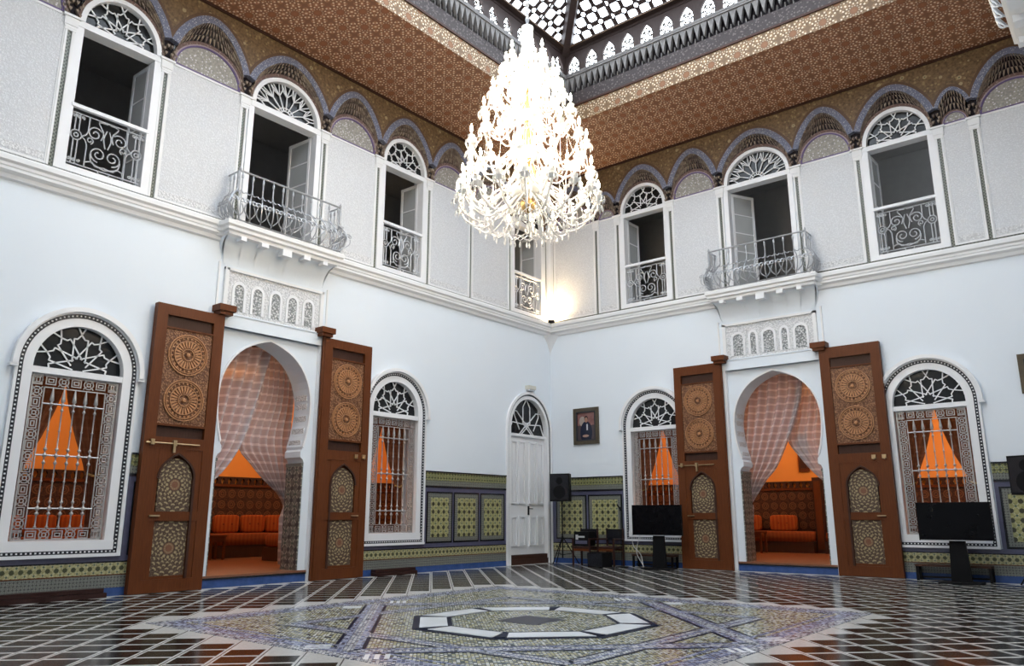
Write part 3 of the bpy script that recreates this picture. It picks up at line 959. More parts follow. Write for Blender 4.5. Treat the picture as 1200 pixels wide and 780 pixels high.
def lower_window():
    w = MB()
    w.band(arch(.665, .715, 3.40, .665, .69), arch(.80, .70, 3.42, .80, .80), -.03, .30)
    w.box(-.80, .80, -.05, .30, .695, .84)
    w.box(-.67, .67, -.02, .26, 3.29, 3.385)
    r = w.build('arched_window', MT['white'])
    # glazing bars and panes of the fanlight
    b = MB(); star_tracery(b, (0, 3.485), .62, .020, .065, .085, 3.385, lambda x, z: (x / .67) ** 2 + ((z - 3.40) / .695) ** 2 < 1); clip_low(b, 3.385); b.build('fanlight_tracery', MT['white'], r)
    b = MB(); b.prism(arch(.665, 3.386, 3.40, .665, .69), .10, .115); b.build('fanlight_pane', MT['darkpane'], r)
    # black bead course and the white mouldings
    b = MB(); b.band(arch(.80, .70, 3.42, .80, .80), arch(.865, .64, 3.42, .865, .865), -.035, .02); b.box(-.865, .865, -.035, .02, .64, .70)
    b.build('bead_course', MT['bead'], r)
    b = MB(); n = 0
    path = arch(.833, .67, 3.42, .833, .833, 40)
    d = 0; step = .062
    for p, q in list(zip(path, path[1:])) + [((.833, .67), (-.833, .67))]:
        l = hypot(q[0] - p[0], q[1] - p[1])
        while d < l:
            t = d / l; x, z = lerp(p[0], q[0], t), lerp(p[1], q[1], t)
            b.box(x - .011, x + .011, -.046, -.034, z - .011, z + .011); d += step
        d -= l
    tag(b.build('beads', MT['white'], r), kind='stuff')
    b = MB(); b.band(arch(.865, .64, 3.42, .865, .865), arch(.915, .60, 3.42, .905, .905), -.055, .02); b.box(-.915, .915, -.07, .02, .595, .642)
    b.build('outer_moulding', MT['white'], r)
    b = MB(); b.band(arch(.89, 3.36, 3.42, .89, .89, 28), arch(.965, 3.36, 3.42, .965, .965, 28), -.11, .0)
    b.box(-.99, -.88, -.11, 0, 3.335, 3.375); b.box(.88, .99, -.11, 0, 3.335, 3.375)
    b.build('hood_moulding', MT['white'], r)
    # wrought grille: filigree border, rails and turned bars
    b = MB()
    for x0, x1, z0, z1, t in ((-.63, .63, .845, 3.29, .02), (-.455, .455, 1.01, 3.10, .016)):
        b.box(x0, x1, .03, .05, z0, z0 + t); b.box(x0, x1, .03, .05, z1 - t, z1); b.box(x0, x0 + t, .03, .05, z0, z1); b.box(x1 - t, x1, .03, .05, z0, z1)
    def ring(cx, cz, r):
        b.band([(cx + r * cos(q * pi / 5), cz + r * sin(q * pi / 5)) for q in range(10)], [(cx + (r - .016) * cos(q * pi / 5), cz + (r - .016) * sin(q * pi / 5)) for q in range(10)], .032, .046, True)
    def motif(cx, cz, kind, vert):
        if kind == 0:
            ring(cx, cz, .078); ring(cx, cz, .036)
            for q in range(4):
                an = pi / 4 + q * pi / 2
                b.bar((cx + .04 * cos(an), cz + .04 * sin(an)), (cx + .105 * cos(an), cz + .105 * sin(an)), .014, .032, .046)
        else:
            for hw, hh in ((.062, .075), (.03, .042)):
                if not vert: hw, hh = hh, hw
                b.band([(cx - hw, cz - hh), (cx + hw, cz - hh), (cx + hw, cz + hh), (cx - hw, cz + hh)], [(cx - hw + .015, cz - hh + .015), (cx + hw - .015, cz - hh + .015), (cx + hw - .015, cz + hh - .015), (cx - hw + .015, cz + hh - .015)], .032, .046, True)
    n = 13
    for i in range(n):
        z = 1.01 + (i + .5) * 2.09 / n
        for sg in (-1, 1): motif(sg * .543, z, i % 2, True)
    for i in range(5):
        x = -.455 + (i + .5) * .91 / 5
        for z in (.928, 3.195): motif(x, z, (i + 1) % 2, False)
    for sg in (-1, 1):
        for z in (.928, 3.195): motif(sg * .543, z, 1, True); ring(sg * .543, z, .07)
    b.build('filigree_border', MT['silver'], r)
    b = MB()
    prof = [(.011, 1.01)]
    def bulge(z, r, h): prof.extend([(.011, z - h), (r, z - h * .3), (r, z + h * .3), (.011, z + h)])
    bulge(1.04, .022, .02); bulge(1.23, .030, .03); bulge(1.305, .036, .035); bulge(1.40, .026, .025); bulge(1.70, .018, .02)
    bulge(1.97, .026, .03); bulge(2.08, .036, .035); bulge(2.17, .028, .03); bulge(2.45, .018, .02); bulge(2.76, .024, .025); bulge(2.845, .034, .03)
    prof.extend([(.034, 2.90), (.028, 2.96), (.014, 3.05), (.005, 3.10)])
    b.lathe(prof, 8, (0, .035, 0)); bm_ = b.build('bar', MT['silver'], mesh_only=True, smooth=True)
    for x in (-.32, -.16, 0, .16, .32): link('bar', bm_, r, (x, 0, 0))
    b = MB(); b.tube([(-.455, .035, 0), (.455, .035, 0)], .013, 6); rm_ = b.build('cross_rail', MT['silver'], mesh_only=True)
    for z in (1.305, 2.08, 2.845): link('cross_rail', rm_, r, (0, 0, z))
    return r
lw = lower_window()
spots = [('window_1', onL(12.36), RZL, 'tall arched window nearest the left edge, white frame and turned silver grille'),
         ('window_2', onL(5.75), RZL, 'tall arched window with silver grille between the gate and the white door'),
         ('window_3', onR(3.20), RZR, 'tall arched window with silver grille between the portrait and the right gateway'),
         ('window_4', onR(9.42), RZR, 'tall arched window with silver grille behind the right-hand black screen')]
for i, (nm, loc, rz, lab) in enumerate(spots):
    o = lw if i == 0 else copy_tree(lw)
    o.name = nm; o.location = loc; o.rotation_euler = (0, 0, rz)
    tag(o, lab, 'window', 'arched lower windows', 'structure')
    if i == 0: CH[nm] = CH.get('arched_window', [])
# drapes behind the lower windows
def sheet(rows_l, rows_r, amp, nf, y, nu=28, ph=0.):
    """pleated cloth between two edges given as lists of (x,z), top to bottom"""
    b = MB(); rows = []
    for (xl, zl), (xr, zr) in zip(rows_l, rows_r):
        row = []
        for i in range(nu + 1):
            t = i / nu
            a = amp * min(1, abs(xr - xl) / .5 + .25)
            row.append((lerp(xl, xr, t), y + a * sin(2 * pi * nf * t + ph) + a * .4 * sin(5.1 * pi * nf * t * .37), lerp(zl, zr, t)))
        rows.append(row)
    b.grid(rows)
    return b
def drape(nm, lab, loc, rz, sg):
    inner = curve_pts([(sg * .0, 3.36), (sg * .08, 2.95), (sg * .25, 2.42), (sg * .44, 1.95), (sg * .54, 1.4), (sg * .55, .86)], 12)
    outer = [(sg * .715, z) for x, z in inner]
    o = sheet(outer, inner, .030, 5, .40 if sg < 0 else .50).build(nm, MT['drape'], smooth=True, loc=loc, rz=rz)
    b = MB(); b.tube([(sg * .47, .36 if sg < 0 else .46, 1.86), (sg * .60, .34 if sg < 0 else .44, 1.82), (sg * .71, .40 if sg < 0 else .50, 1.88)], .018, 5); b.build('tieback', MT['gold'], o)
    tag(o, lab, 'curtain', 'brown drapes in the lower windows')
wn_ = ['leftmost window', 'window beside the white door', 'window beside the portrait', 'rightmost window']
for (nm, loc, rz, lab), wl in zip(spots, wn_):
    for sg, sd in ((-1, 'left'), (1, 'right')):
        drape('window_drape', 'brown drape tied to the %s side inside the %s' % (sd, wl), loc, rz, sg)

# ================================================================== WHITE DOOR (left wall, by the corner)
b = MB()
b.band(arch(.775, .0, 3.38, .775, .86), arch(.86, .0, 3.40, .86, .93), -.03, .25)
b.box(-.78, .78, .02, .22, 3.23, 3.30)
d = tag(b.build('door_1', MT['white'], loc=onL(1.0), rz=RZL), 'tall white double door with arched fanlight beside the corner', 'door', kind='structure')
b = MB(); b.band(arch(.86, .0, 3.40, .86, .93), arch(.895, .0, 3.40, .895, .965), -.035, .02); b.build('bead_course', MT['bead'], d)
b = MB(); b.band(arch(.895, .0, 3.40, .895, .965), arch(.965, .0, 3.40, .965, 1.03), -.06, .02); b.build('outer_moulding', MT['white'], d)
b = MB(); b.prism(arch(.77, 3.30, 3.38, .77, .85), .10, .12); b.build('fanlight_pane', MT['darkpane'], d)
b = MB()
for sg in (-1, 1):
    b.bar((sg * .02, 4.22), (sg * .15, 4.03), .022, .07, .09); b.bar((sg * .15, 4.03), (sg * .15, 3.60), .022, .07, .09)
    b.bar((sg * .15, 3.60), (-sg * .22, 3.30), .022, .07, .09); b.bar((sg * .02, 4.22), (-sg * .07, 4.26), .022, .07, .09)
    b.bar((sg * .30, 3.30), (-sg * .05, 3.62), .022, .07, .09)
    b.bar((sg * .30, 3.42), (sg * .52, 3.80), .022, .07, .09); b.bar((sg * .52, 3.80), (sg * .52, 4.05), .022, .07, .09)
    b.bar((sg * .70, 3.90), (sg * .42, 3.90), .022, .07, .09); b.bar((sg * .42, 3.90), (-sg * .02, 3.52), .022, .07, .09)
    b.bar((sg * .02, 3.56), (sg * .60, 3.60), .022, .07, .09); b.bar((sg * .60, 3.60), (sg * .74, 3.32), .022, .07, .09)
b.build('fanlight_tracery', MT['white'], d)
for sg in (-1, 1):
    x0, x1 = (-.765, -.005) if sg < 0 else (.005, .765)
    b = MB(); b.box(x0, x1, .08, .13, .24, 3.23); lf = b.build('door_leaf', MT['white'], d)
    wd = (x1 - x0)
    for q in range(2):
        a0 = x0 + .08 + q * (wd - .10) / 2; a1 = a0 + (wd - .10) / 2 - .06
        for z0, z1 in ((.45, 1.20), (1.50, 3.12)):
            b = MB()
            b.band([(a0, z0), (a1, z0), (a1, z1), (a0, z1)], [(a0 + .045, z0 + .045), (a1 - .045, z0 + .045), (a1 - .045, z1 - .045), (a0 + .045, z1 - .045)], .040, .08, True)
            b.box(a0 + .075, a1 - .075, .055, .08, z0 + .075, z1 - .075)
            b.build('raised_panel', MT['white'], lf)
    if sg > 0:
        b = MB(); b.box(x0 + .03, x0 + .07, .05, .08, 1.22, 1.45); b.tube([(x0 + .05, .03, 1.38), (x0 + .18, .025, 1.38)], .012, 6); b.build('handle', MT['black'], lf)
b = MB(); b.box(-.775, .775, -.03, .25, 0, .13); b.box(-.775, .775, .0, .25, .13, .235); b.build('threshold', MT['wooddk'], d)
b = MB(); b.box(-.9, .9, .30, .34, 0, 4.4); b.build('backing', MT['dark'], d)
# emergency lamp above the white door
b = MB(); b.box(-.15, .15, -.14, .0, 4.50, 4.60); o = b.build('emergency_light', plain('ivory_plastic', (.62, .60, .52), .5), loc=onL(1.0), rz=RZL)
b = MB(); b.prism([(-.12, 4.46), (.12, 4.46), (.13, 4.50), (-.13, 4.50)], -.12, -.01); b.build('lens', MT['iron'], o)
tag(o, 'small ivory emergency light above the white door', 'light')

# ================================================================== UPPER WINDOWS
def scroll_guard(r, par):
    b = MB(); y = .02
    T = lambda pts, rad=.0115: b.tube([(x, y, z) for x, z in pts], rad, 4)
    T([(-.58, 6.72), (.58, 6.72)]); T([(-.58, 7.60), (.58, 7.60)])
    for sg in (-1, 1):
        for x in (.52, .455): T([(sg * x, 6.72), (sg * x, 7.14)]); T([(sg * x, 7.30), (sg * x, 7.60)])
        T([(sg * .487 + .085 * cos(q * pi / 6), 7.22 + .085 * sin(q * pi / 6)) for q in range(13)], .012)
        T([(sg * .487 + .035 * cos(q * pi / 4), 7.22 + .035 * sin(q * pi / 4)) for q in range(9)])
        T([(sg * .31, 6.74), (sg * .31, 7.10), (sg * .345, 7.18), (sg * .40, 7.22)]); T([(sg * .40, 7.22), (sg * .34, 7.27), (sg * .31, 7.34), (sg * .31, 7.60)])
        # heart
        T(spiral(sg * .115, 7.00, .03, .135, pi / 2 if sg > 0 else pi / 2, -sg * 1.5, 22), .0125)
        T(curve_pts([(sg * .24, 6.97), (sg * .20, 6.83), (0, 6.76)], 8), .0125)
        # upper scrolls
        T(spiral(sg * .20, 7.34, .025, .125, 0 if sg > 0 else pi, sg * 1.4, 22), .0125)
        T(curve_pts([(sg * .10, 7.26), (sg * .07, 7.40), (sg * .16, 7.56), (sg * .02, 7.58)], 10), .0115)
        T(curve_pts([(sg * .02, 7.14), (sg * .06, 7.30), (sg * .02, 7.46)], 8))
        T(spiral(sg * .27, 7.20, .02, .06, pi if sg > 0 else 0, sg * 1.2, 14))
        T(curve_pts([(sg * .32, 6.80), (sg * .20, 6.84), (sg * .14, 6.78), (0, 6.80)], 8))
        for x in (.56, .49, .41):
            T(spiral(sg * x, 6.79, .008, .03, 0, 1.2, 10), .010); T(spiral(sg * x, 7.545, .008, .03, 0, -1.2, 10), .010)
        T([(sg * .10, 6.72), (sg * .07, 6.66), (0, 6.65)])
    b.build('scroll_guard', MT['iron'], par)
def casement(par, x, sgn, ang, wd, z0, z1, npan, mat):
    """glazed leaf hinged at local x, opening inwards; sgn=+1 leaf extends to +x when closed"""
    h = group_empty('casement', par, (x, .16, 0), ang * sgn)
    # frame
    X0, X1 = (0, wd) if sgn > 0 else (-wd, 0)
    b = MB(); t = .065
    b.box(X0, X0 + t, 0, .045, z0, z1); b.box(X1 - t, X1, 0, .045, z0, z1); b.box(X0 + t, X1 - t, 0, .045, z0, z0 + .08); b.box(X0 + t, X1 - t, 0, .045, z1 - .07, z1)
    for k in range(1, npan): 
        z = lerp(z0 + .05, z1 - .05, k / npan); b.box(X0 + t, X1 - t, .008, .037, z - .014, z + .014)
    b.build('sash', mat, h)
    for k in range(npan):
        za = lerp(z0 + .05, z1 - .05, k / npan); zb = lerp(z0 + .05, z1 - .05, (k + 1) / npan)
        b = MB(); b.box(X0 + t * .8, X1 - t * .8, .018, .026, za, zb); b.build('pane', MT['casglass'], h)
def upper_window():
    w = MB()
    w.box(-.75, -.60, -.035, .20, 6.55, 9.20); w.box(.60, .75, -.035, .20, 6.55, 9.20); w.box(-.60, .60, -.035, .20, 6.55, 6.655)
    w.box(-.70, .70, -.045, .20, 9.08, 9.19)
    w.band(arc(.605, 9.19, .65), arc(.69, 9.19, .73), -.06, .12)
    w.box(-.63, .63, -.05, .02, 7.665, 7.725)
    r = w.build('upper_window', MT['white'])
    b = MB(); star_tracery(b, (0, 9.28), .57, .020, .02, .04, 9.19, lambda x, z: (x / .61) ** 2 + ((z - 9.19) / .655) ** 2 < 1); clip_low(b, 9.19); b.build('fanlight_tracery', MT['white'], r)
    b = MB(); b.prism(arc(.61, 9.19, .655), .06, .075); b.build('fanlight_pane', MT['darkpane'], r)
    scroll_guard(None, r)
    casement(r, -.59, 1, radians(88), .56, 6.68, 9.06, 4, MT['white']); casement(r, .59, -1, radians(88), .56, 6.68, 9.06, 4, MT['white'])
    return r
uw = upper_window()
ups = [('window_5', onL(12.38), RZL, 'upper arched window near the left edge, open, with scrolled iron guard'),
       ('window_6', onL(5.74), RZL, 'upper arched window between the left balcony and the chandelier, with scrolled guard'),
       ('window_7', onL(1.03), RZL, 'upper window beside the lit corner, half hidden by the chandelier'),
       ('window_8', onR(3.15), RZR, 'upper arched window just right of the chandelier, with scrolled guard'),
       ('window_9', onR(9.43), RZR, 'upper arched window right of the right balcony, with scrolled guard')]
for i, (nm, loc, rz, lab) in enumerate(ups):
    o = uw if i == 0 else copy_tree(uw)
    if i == 0: CH[nm] = CH.get(uw.name, [])
    o.name = nm; o.location = loc; o.rotation_euler = (0, 0, rz)
    tag(o, lab, 'window', 'arched upper windows', 'structure')

# ---------------------------------------------------------------- balcony doors
def balcony_door(nm, loc, rz, lab, angL, angR):
    w = MB()
    w.box(-.86, -.745, -.035, .20, 6.48, 9.20); w.box(.745, .86, -.035, .20, 6.48, 9.20)
    w.box(-.82, .82, -.045, .20, 9.06, 9.18); w.band(arc(.735, 9.18, .69), arc(.82, 9.18, .77), -.06, .12)
    w.box(-.76, .76, -.0, .30, 6.46, 6.50)
    r = tag(w.build(nm, MT['white'], loc=loc, rz=rz), lab, 'door', kind='structure')
    b = MB(); c = (0, 9.18); n = 8
    P = lambda a, q: (q * .74 * cos(a), 9.18 + q * .69 * sin(a))
    for i in range(n + 1):
        a = pi * i / n
        b.bar(P(a, .16), P(a, .62 if 0 < i < n else .97), .020, .015, .035)
        if 0 < i < n:
            b.bar(P(a, .62), P(a - .10, .97), .016, .015, .035); b.bar(P(a, .62), P(a + .10, .97), .016, .015, .035)
        if i < n:
            am = a + pi / n / 2
            b.bar(P(a if i else .02, .62), P(am, .97), .016, .015, .035) if i else None
            b.bar(P(am, .78), P(am, .97), .015, .015, .035)
            b.bar(P(a + .02, .62), P(am, .80), .016, .015, .035); b.bar(P(a + pi / n - .02, .62), P(am, .80), .016, .015, .035)
            b.bar(P(a, .16), P(a + pi / n, .16), .020, .015, .035); b.bar(P(a, .26), P(a + pi / n, .26), .016, .015, .035)
    clip_low(b, 9.18); b.build('fanlight_tracery', MT['white'], r)
    b = MB(); b.prism(arc(.74, 9.18, .695), .06, .075); b.build('fanlight_pane', MT['darkpane'], r)
    casement(r, -.735, 1, radians(angL), .70, 6.53, 9.04, 5, MT['white']); casement(r, .735, -1, radians(angR), .70, 6.53, 9.04, 5, MT['white'])
    return r
balcony_door('door_2', onL(9.03), RZL, 'white glazed balcony door with rosette fanlight, standing open above the left gateway', 52, 86)
balcony_door('door_3', onR(6.285), RZR, 'white glazed balcony door with rosette fanlight, standing open above the right gateway', 63, 95)

# ================================================================== UPPER WALL BAYS
def bays(wall, marks, kinds, loc_sign):
    """marks: strip centres in local x, ascending; kinds: one per bay: 'win','door','panel','small'"""
    pb = lambda nm, b, m: b.build(nm, MT[m], wall)
    def strip(x):
        b = MB(); b.box(x - .032, x + .032, -.012, .0, 6.53, 8.93); pb('tile_strip', b, 'strip')
        b = MB()
        for sg in (-1, 1): b.box(x + sg * .036, x + sg * .072, -.04, 0, 6.55, 8.95)
        b.box(x - .085, x + .085, -.045, 0, 8.93, 8.975); b.box(x - .105, x + .105, -.06, 0, 9.02, 9.17); b.box(x - .135, x + .135, -.085, 0, 9.165, 9.205)
        b.prism([(x - .085, 8.975), (x + .085, 8.975), (x + .105, 9.02), (x - .105, 9.02)], -.05, 0)
        pb('pilaster', b, 'cornice')
    for x in marks: strip(x)
    x0, x1 = marks[0], marks[-1]
    b = MB(); b.box(x0, x1, -.014, 0, 6.475, 6.55); pb('tile_strip', b, 'strip')
    for a, c, kind in zip(marks, marks[1:], kinds):
        m = (a + c) / 2; hw = (c - a) / 2
        if kind in ('panel', 'small', 'half'):
            b = MB(); e = .075
            b.box(a + e, c - e, -.022, 0, 6.56, 9.18); pb('carved_panel', b, 'stucco')
            b = MB()
            b.box(a + e, c - e, -.032, 0, 6.55, 6.585); b.box(a + e, a + e + .02, -.034, 0, 6.55, 9.17); b.box(c - e - .02, c - e, -.034, 0, 6.55, 9.17); b.box(a + e, c - e, -.036, 0, 9.165, 9.205)
            pb('panel_border', b, 'cornice')
            b = MB(); b.box(a + e + .03, c - e - .03, -.028, 0, 6.61, 6.73); pb('panel_frieze', b, 'frieze')
        elif kind == 'win':
            for sg in (-1, 1):
                b = MB(); xx = m + sg * .75; q = (a if sg < 0 else c); b.box(min(xx, q - sg * .07), max(xx, q - sg * .07), -.02, 0, 6.55, 9.18); pb('window_border', b, 'white') if abs(xx - q + sg * .07) > .004 else None
        # scalloped arch above
        small = hw < .45
        zv = 9.60; zp = 10.44 if not small else 9.97
        N = 28
        def cur(off):
            o = []
            for i in range(N + 1):
                u = -1 + 2 * i / N
                x = m + u * hw
                z = zv + (zp - zv) * (1 - abs(u) ** 1.9) ** .80
                o.append((x, z))
            if off == 0: return o
            # offset inwards along the normal
            r = []
            for i in range(N + 1):
                p, q = o[max(i - 1, 0)], o[min(i + 1, N)]
                l = hypot(q[0] - p[0], q[1] - p[1]); nx, nz = (q[1] - p[1]) / l, -(q[0] - p[0]) / l
                r.append((min(max(o[i][0] + nx * off, m - hw), m + hw), max(o[i][1] + nz * off, 9.205)))
            return r
        k = .55 if small else 1.0
        C0, Cb, C1 = cur(0), cur(-.075), cur(.14 * k)
        top = [(x, ZT) for x, z in C0]
        b = MB(); b.band(cur(-.06), top, -.115, 0); pb('painted_spandrel', b, 'spandrel')
        b = MB(); b.band(C0, cur(-.06), -.125, 0); pb('arch_border', b, 'archbrown')
        b = MB(); b.band(C1, C0, -.13, 0); pb('arch_band', b, 'archblue')
        # field behind
        if kind == 'win': rx, rz_ = .69, .73
        elif kind == 'door': rx, rz_ = .82, .77
        elif small: rx, rz_ = hw - .105, .24
        else: rx, rz_ = hw - .10, .62
        inn = [(m + rx * cos(pi - pi * i / N), 9.20 + rz_ * sin(pi - pi * i / N)) for i in range(N + 1)]
        b = MB(); b.band(inn, C1, -.012, 0)
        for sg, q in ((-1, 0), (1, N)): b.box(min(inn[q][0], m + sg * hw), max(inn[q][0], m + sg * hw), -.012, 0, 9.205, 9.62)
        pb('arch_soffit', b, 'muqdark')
        # inner carved band
        d = .055 * k
        inn2 = [(m + (rx + d) * cos(pi - pi * i / N), 9.20 + (rz_ + d * 1.25) * sin(pi - pi * i / N)) for i in range(N + 1)]
        b = MB(); b.band(inn, inn2, -.045, 0); pb('inner_band', b, 'archinner')
        # muqarnas: two courses of little hanging prisms from the outer band down to the inner one
        b = MB(); cnt = 10 if small else 26
        def samp(c, t):
            f = t * N; i = min(int(f), N - 1); u = f - i
            return (lerp(c[i][0], c[i + 1][0], u), lerp(c[i][1], c[i + 1][1], u))
        for course, (f0, f1, ya, wd, sh) in enumerate(((-.02, .36, -.118, .25, 0), (.32, .70, -.09, .25, .5), (.66, 1.02, -.065, .26, 0))):
            for i in range(cnt):
                t = (i + .5 + sh) / cnt
                if t > .99: continue
                p, q = samp(C1, t), samp(inn2, t)
                t0, t1 = max(t - wd / cnt, 0), min(t + wd / cnt, 1)
                p0, p1, q0, q1 = samp(C1, t0), samp(C1, t1), samp(inn2, t0), samp(inn2, t1)
                A0 = (lerp(p0[0], q0[0], f0), lerp(p0[1], q0[1], f0)); A1 = (lerp(p1[0], q1[0], f0), lerp(p1[1], q1[1], f0))
                T = (lerp(p[0], q[0], f1), lerp(p[1], q[1], f1))
                mid0 = (lerp(A0[0], T[0], .55) + (A0[0] - A1[0]) * .18, lerp(A0[1], T[1], .55)); mid1 = (lerp(A1[0], T[0], .55) + (A1[0] - A0[0]) * .18, lerp(A1[1], T[1], .55))
                b.prism([A0, mid0, T, mid1, A1], ya, ya + .05)
        for sg in (-1, 1):      # courses hanging down to the capitals
            for q, (z0, dx) in enumerate(((9.47, .0), (9.40, .06), (9.33, .02), (9.27, .07), (9.47, .10), (9.36, .11))):
                x = m + sg * (hw - .035 - dx * (.5 if small else 1)); w_ = .026
                if small and dx > .06: continue
                b.prism([(x - w_, z0), (x + w_, z0), (x + w_ * .7, z0 - .035), (x, z0 - .065), (x - w_ * .7, z0 - .035)], -.11 + .012 * q, -.03)
        tag(pb('muqarnas', b, 'muq'), kind='stuff')
        # lunette of the blank bays
        if kind in ('panel', 'small', 'half'):
            lu = [(m + (rx - .065 * k) * cos(pi - pi * i / N), 9.22 + (rz_ - .065 * k) * sin(pi - pi * i / N)) for i in range(N + 1)]
            b = MB(); b.prism(lu, -.02, 0); pb('lunette', b, 'lunette')
            lv = [(m + (rx - .03 * k) * cos(pi - pi * i / N), 9.21 + (rz_ - .03 * k) * sin(pi - pi * i / N)) for i in range(N + 1)]
            b = MB(); b.band(lu, lv, -.035, 0); b.box(lu[0][0], lu[-1][0], -.035, 0, 9.207, 9.235); pb('lunette_rim', b, 'violet')
            b = MB(); b.band(lv, inn, -.05, 0); pb('lunette_rim', b, 'lilac')
    b = MB(); b.box(x0, x1, -.16, 0, ZT - .045, ZT); pb('crown_moulding', b, 'wooddk')
LM = [-17.9, -16.27, -14.70, -13.19, -11.57, -9.99, -8.07, -6.56, -4.93, -3.41, -1.83, -.20]
LK = ['panel', 'panel', 'panel', 'win', 'panel', 'door', 'panel', 'win', 'panel', 'panel', 'win']
bays(wall_left, LM, LK, -1)
RM = [.15, 1.65, 2.35, 3.95, 5.33, 7.24, 8.615, 10.24, 10.905, 12.42]
RK = ['panel', 'small', 'win', 'panel', 'door', 'panel', 'win', 'small', 'panel']
bays(wall_right, RM, RK, 1)
b = MB(); b.prismz([(0, 0), (0, -.16), (.12, -.12), (.16, 0)], 6.475, 9.2); b.build('corner_pier', MT['cornice'], wall_right)

# ================================================================== DADO
def dado(wall, x0, x1, panels, low=True, high=True):
    def bx(nm, a, c, z0, z1, y, m):
        b = MB(); b.box(a, c, y, 0, z0, z1); b.build(nm, MT[m], wall)
    if high:
        bx('dado_cap', x0, x1, 2.165, 2.195, -.05, 'blackt')
        bx('dado_band', x0, x1, 1.985, 2.165, -.034, 'ztop'); bx('dado_band', x0, x1, 1.865, 1.985, -.03, 'zgrey')
        bx('dado_line', x0, x1, 1.825, 1.865, -.036, 'blackt')
        bx('dado_field', x0, x1, .58, 1.825, -.024, 'bluegrey')
        for a, c in panels:
            bx('panel_edge', a, c, .605, 1.735, -.030, 'blackt'); bx('panel_edge', a + .04, c - .04, .645, 1.695, -.034, 'zgrey')
            bx('zellige_panel', a + .13, c - .13, .735, 1.605, -.038, 'zpanel')
    if low:
        bx('dado_line', x0, x1, .505, .60, -.026, 'bluegrey'); bx('dado_line', x0, x1, .50, .52, -.034, 'blackt')
        bx('dado_band', x0, x1, .325, .50, -.03, 'zband'); bx('dado_line', x0, x1, .31, .325, -.034, 'wood')
        bx('dado_band', x0, x1, .125, .31, -.03, 'zgrey'); bx('base_tile', x0, x1, 0, .125, -.034, 'blue')
dado(wall_left, -4.80, -1.975, [(-4.76, -3.92), (-3.88, -3.0), (-2.95, -2.04)], low=False)
dado(wall_left, -7.80, -1.975, [], high=False); dado(wall_left, -7.80, -6.70, [], low=False)
dado(wall_left, -18.05, -10.16, [], high=False); dado(wall_left, -11.41, -10.16, [(-11.33, -10.3)], low=False); dado(wall_left, -18.05, -13.31, [(-14.3, -13.37), (-15.3, -14.37), (-16.3, -15.37), (-17.3, -16.37)], low=False)
dado(wall_right, .03, 2.25, [(.16, 1.14), (1.19, 2.22)], low=False); dado(wall_right, .03, 5.10, [], high=False); dado(wall_right, 4.15, 5.10, [], low=False)
dado(wall_right, 7.47, 12.5, [], high=False); dado(wall_right, 7.47, 8.48, [], low=False); dado(wall_right, 10.36, 12.5, [(10.43, 11.42), (11.47, 12.46)], low=False)

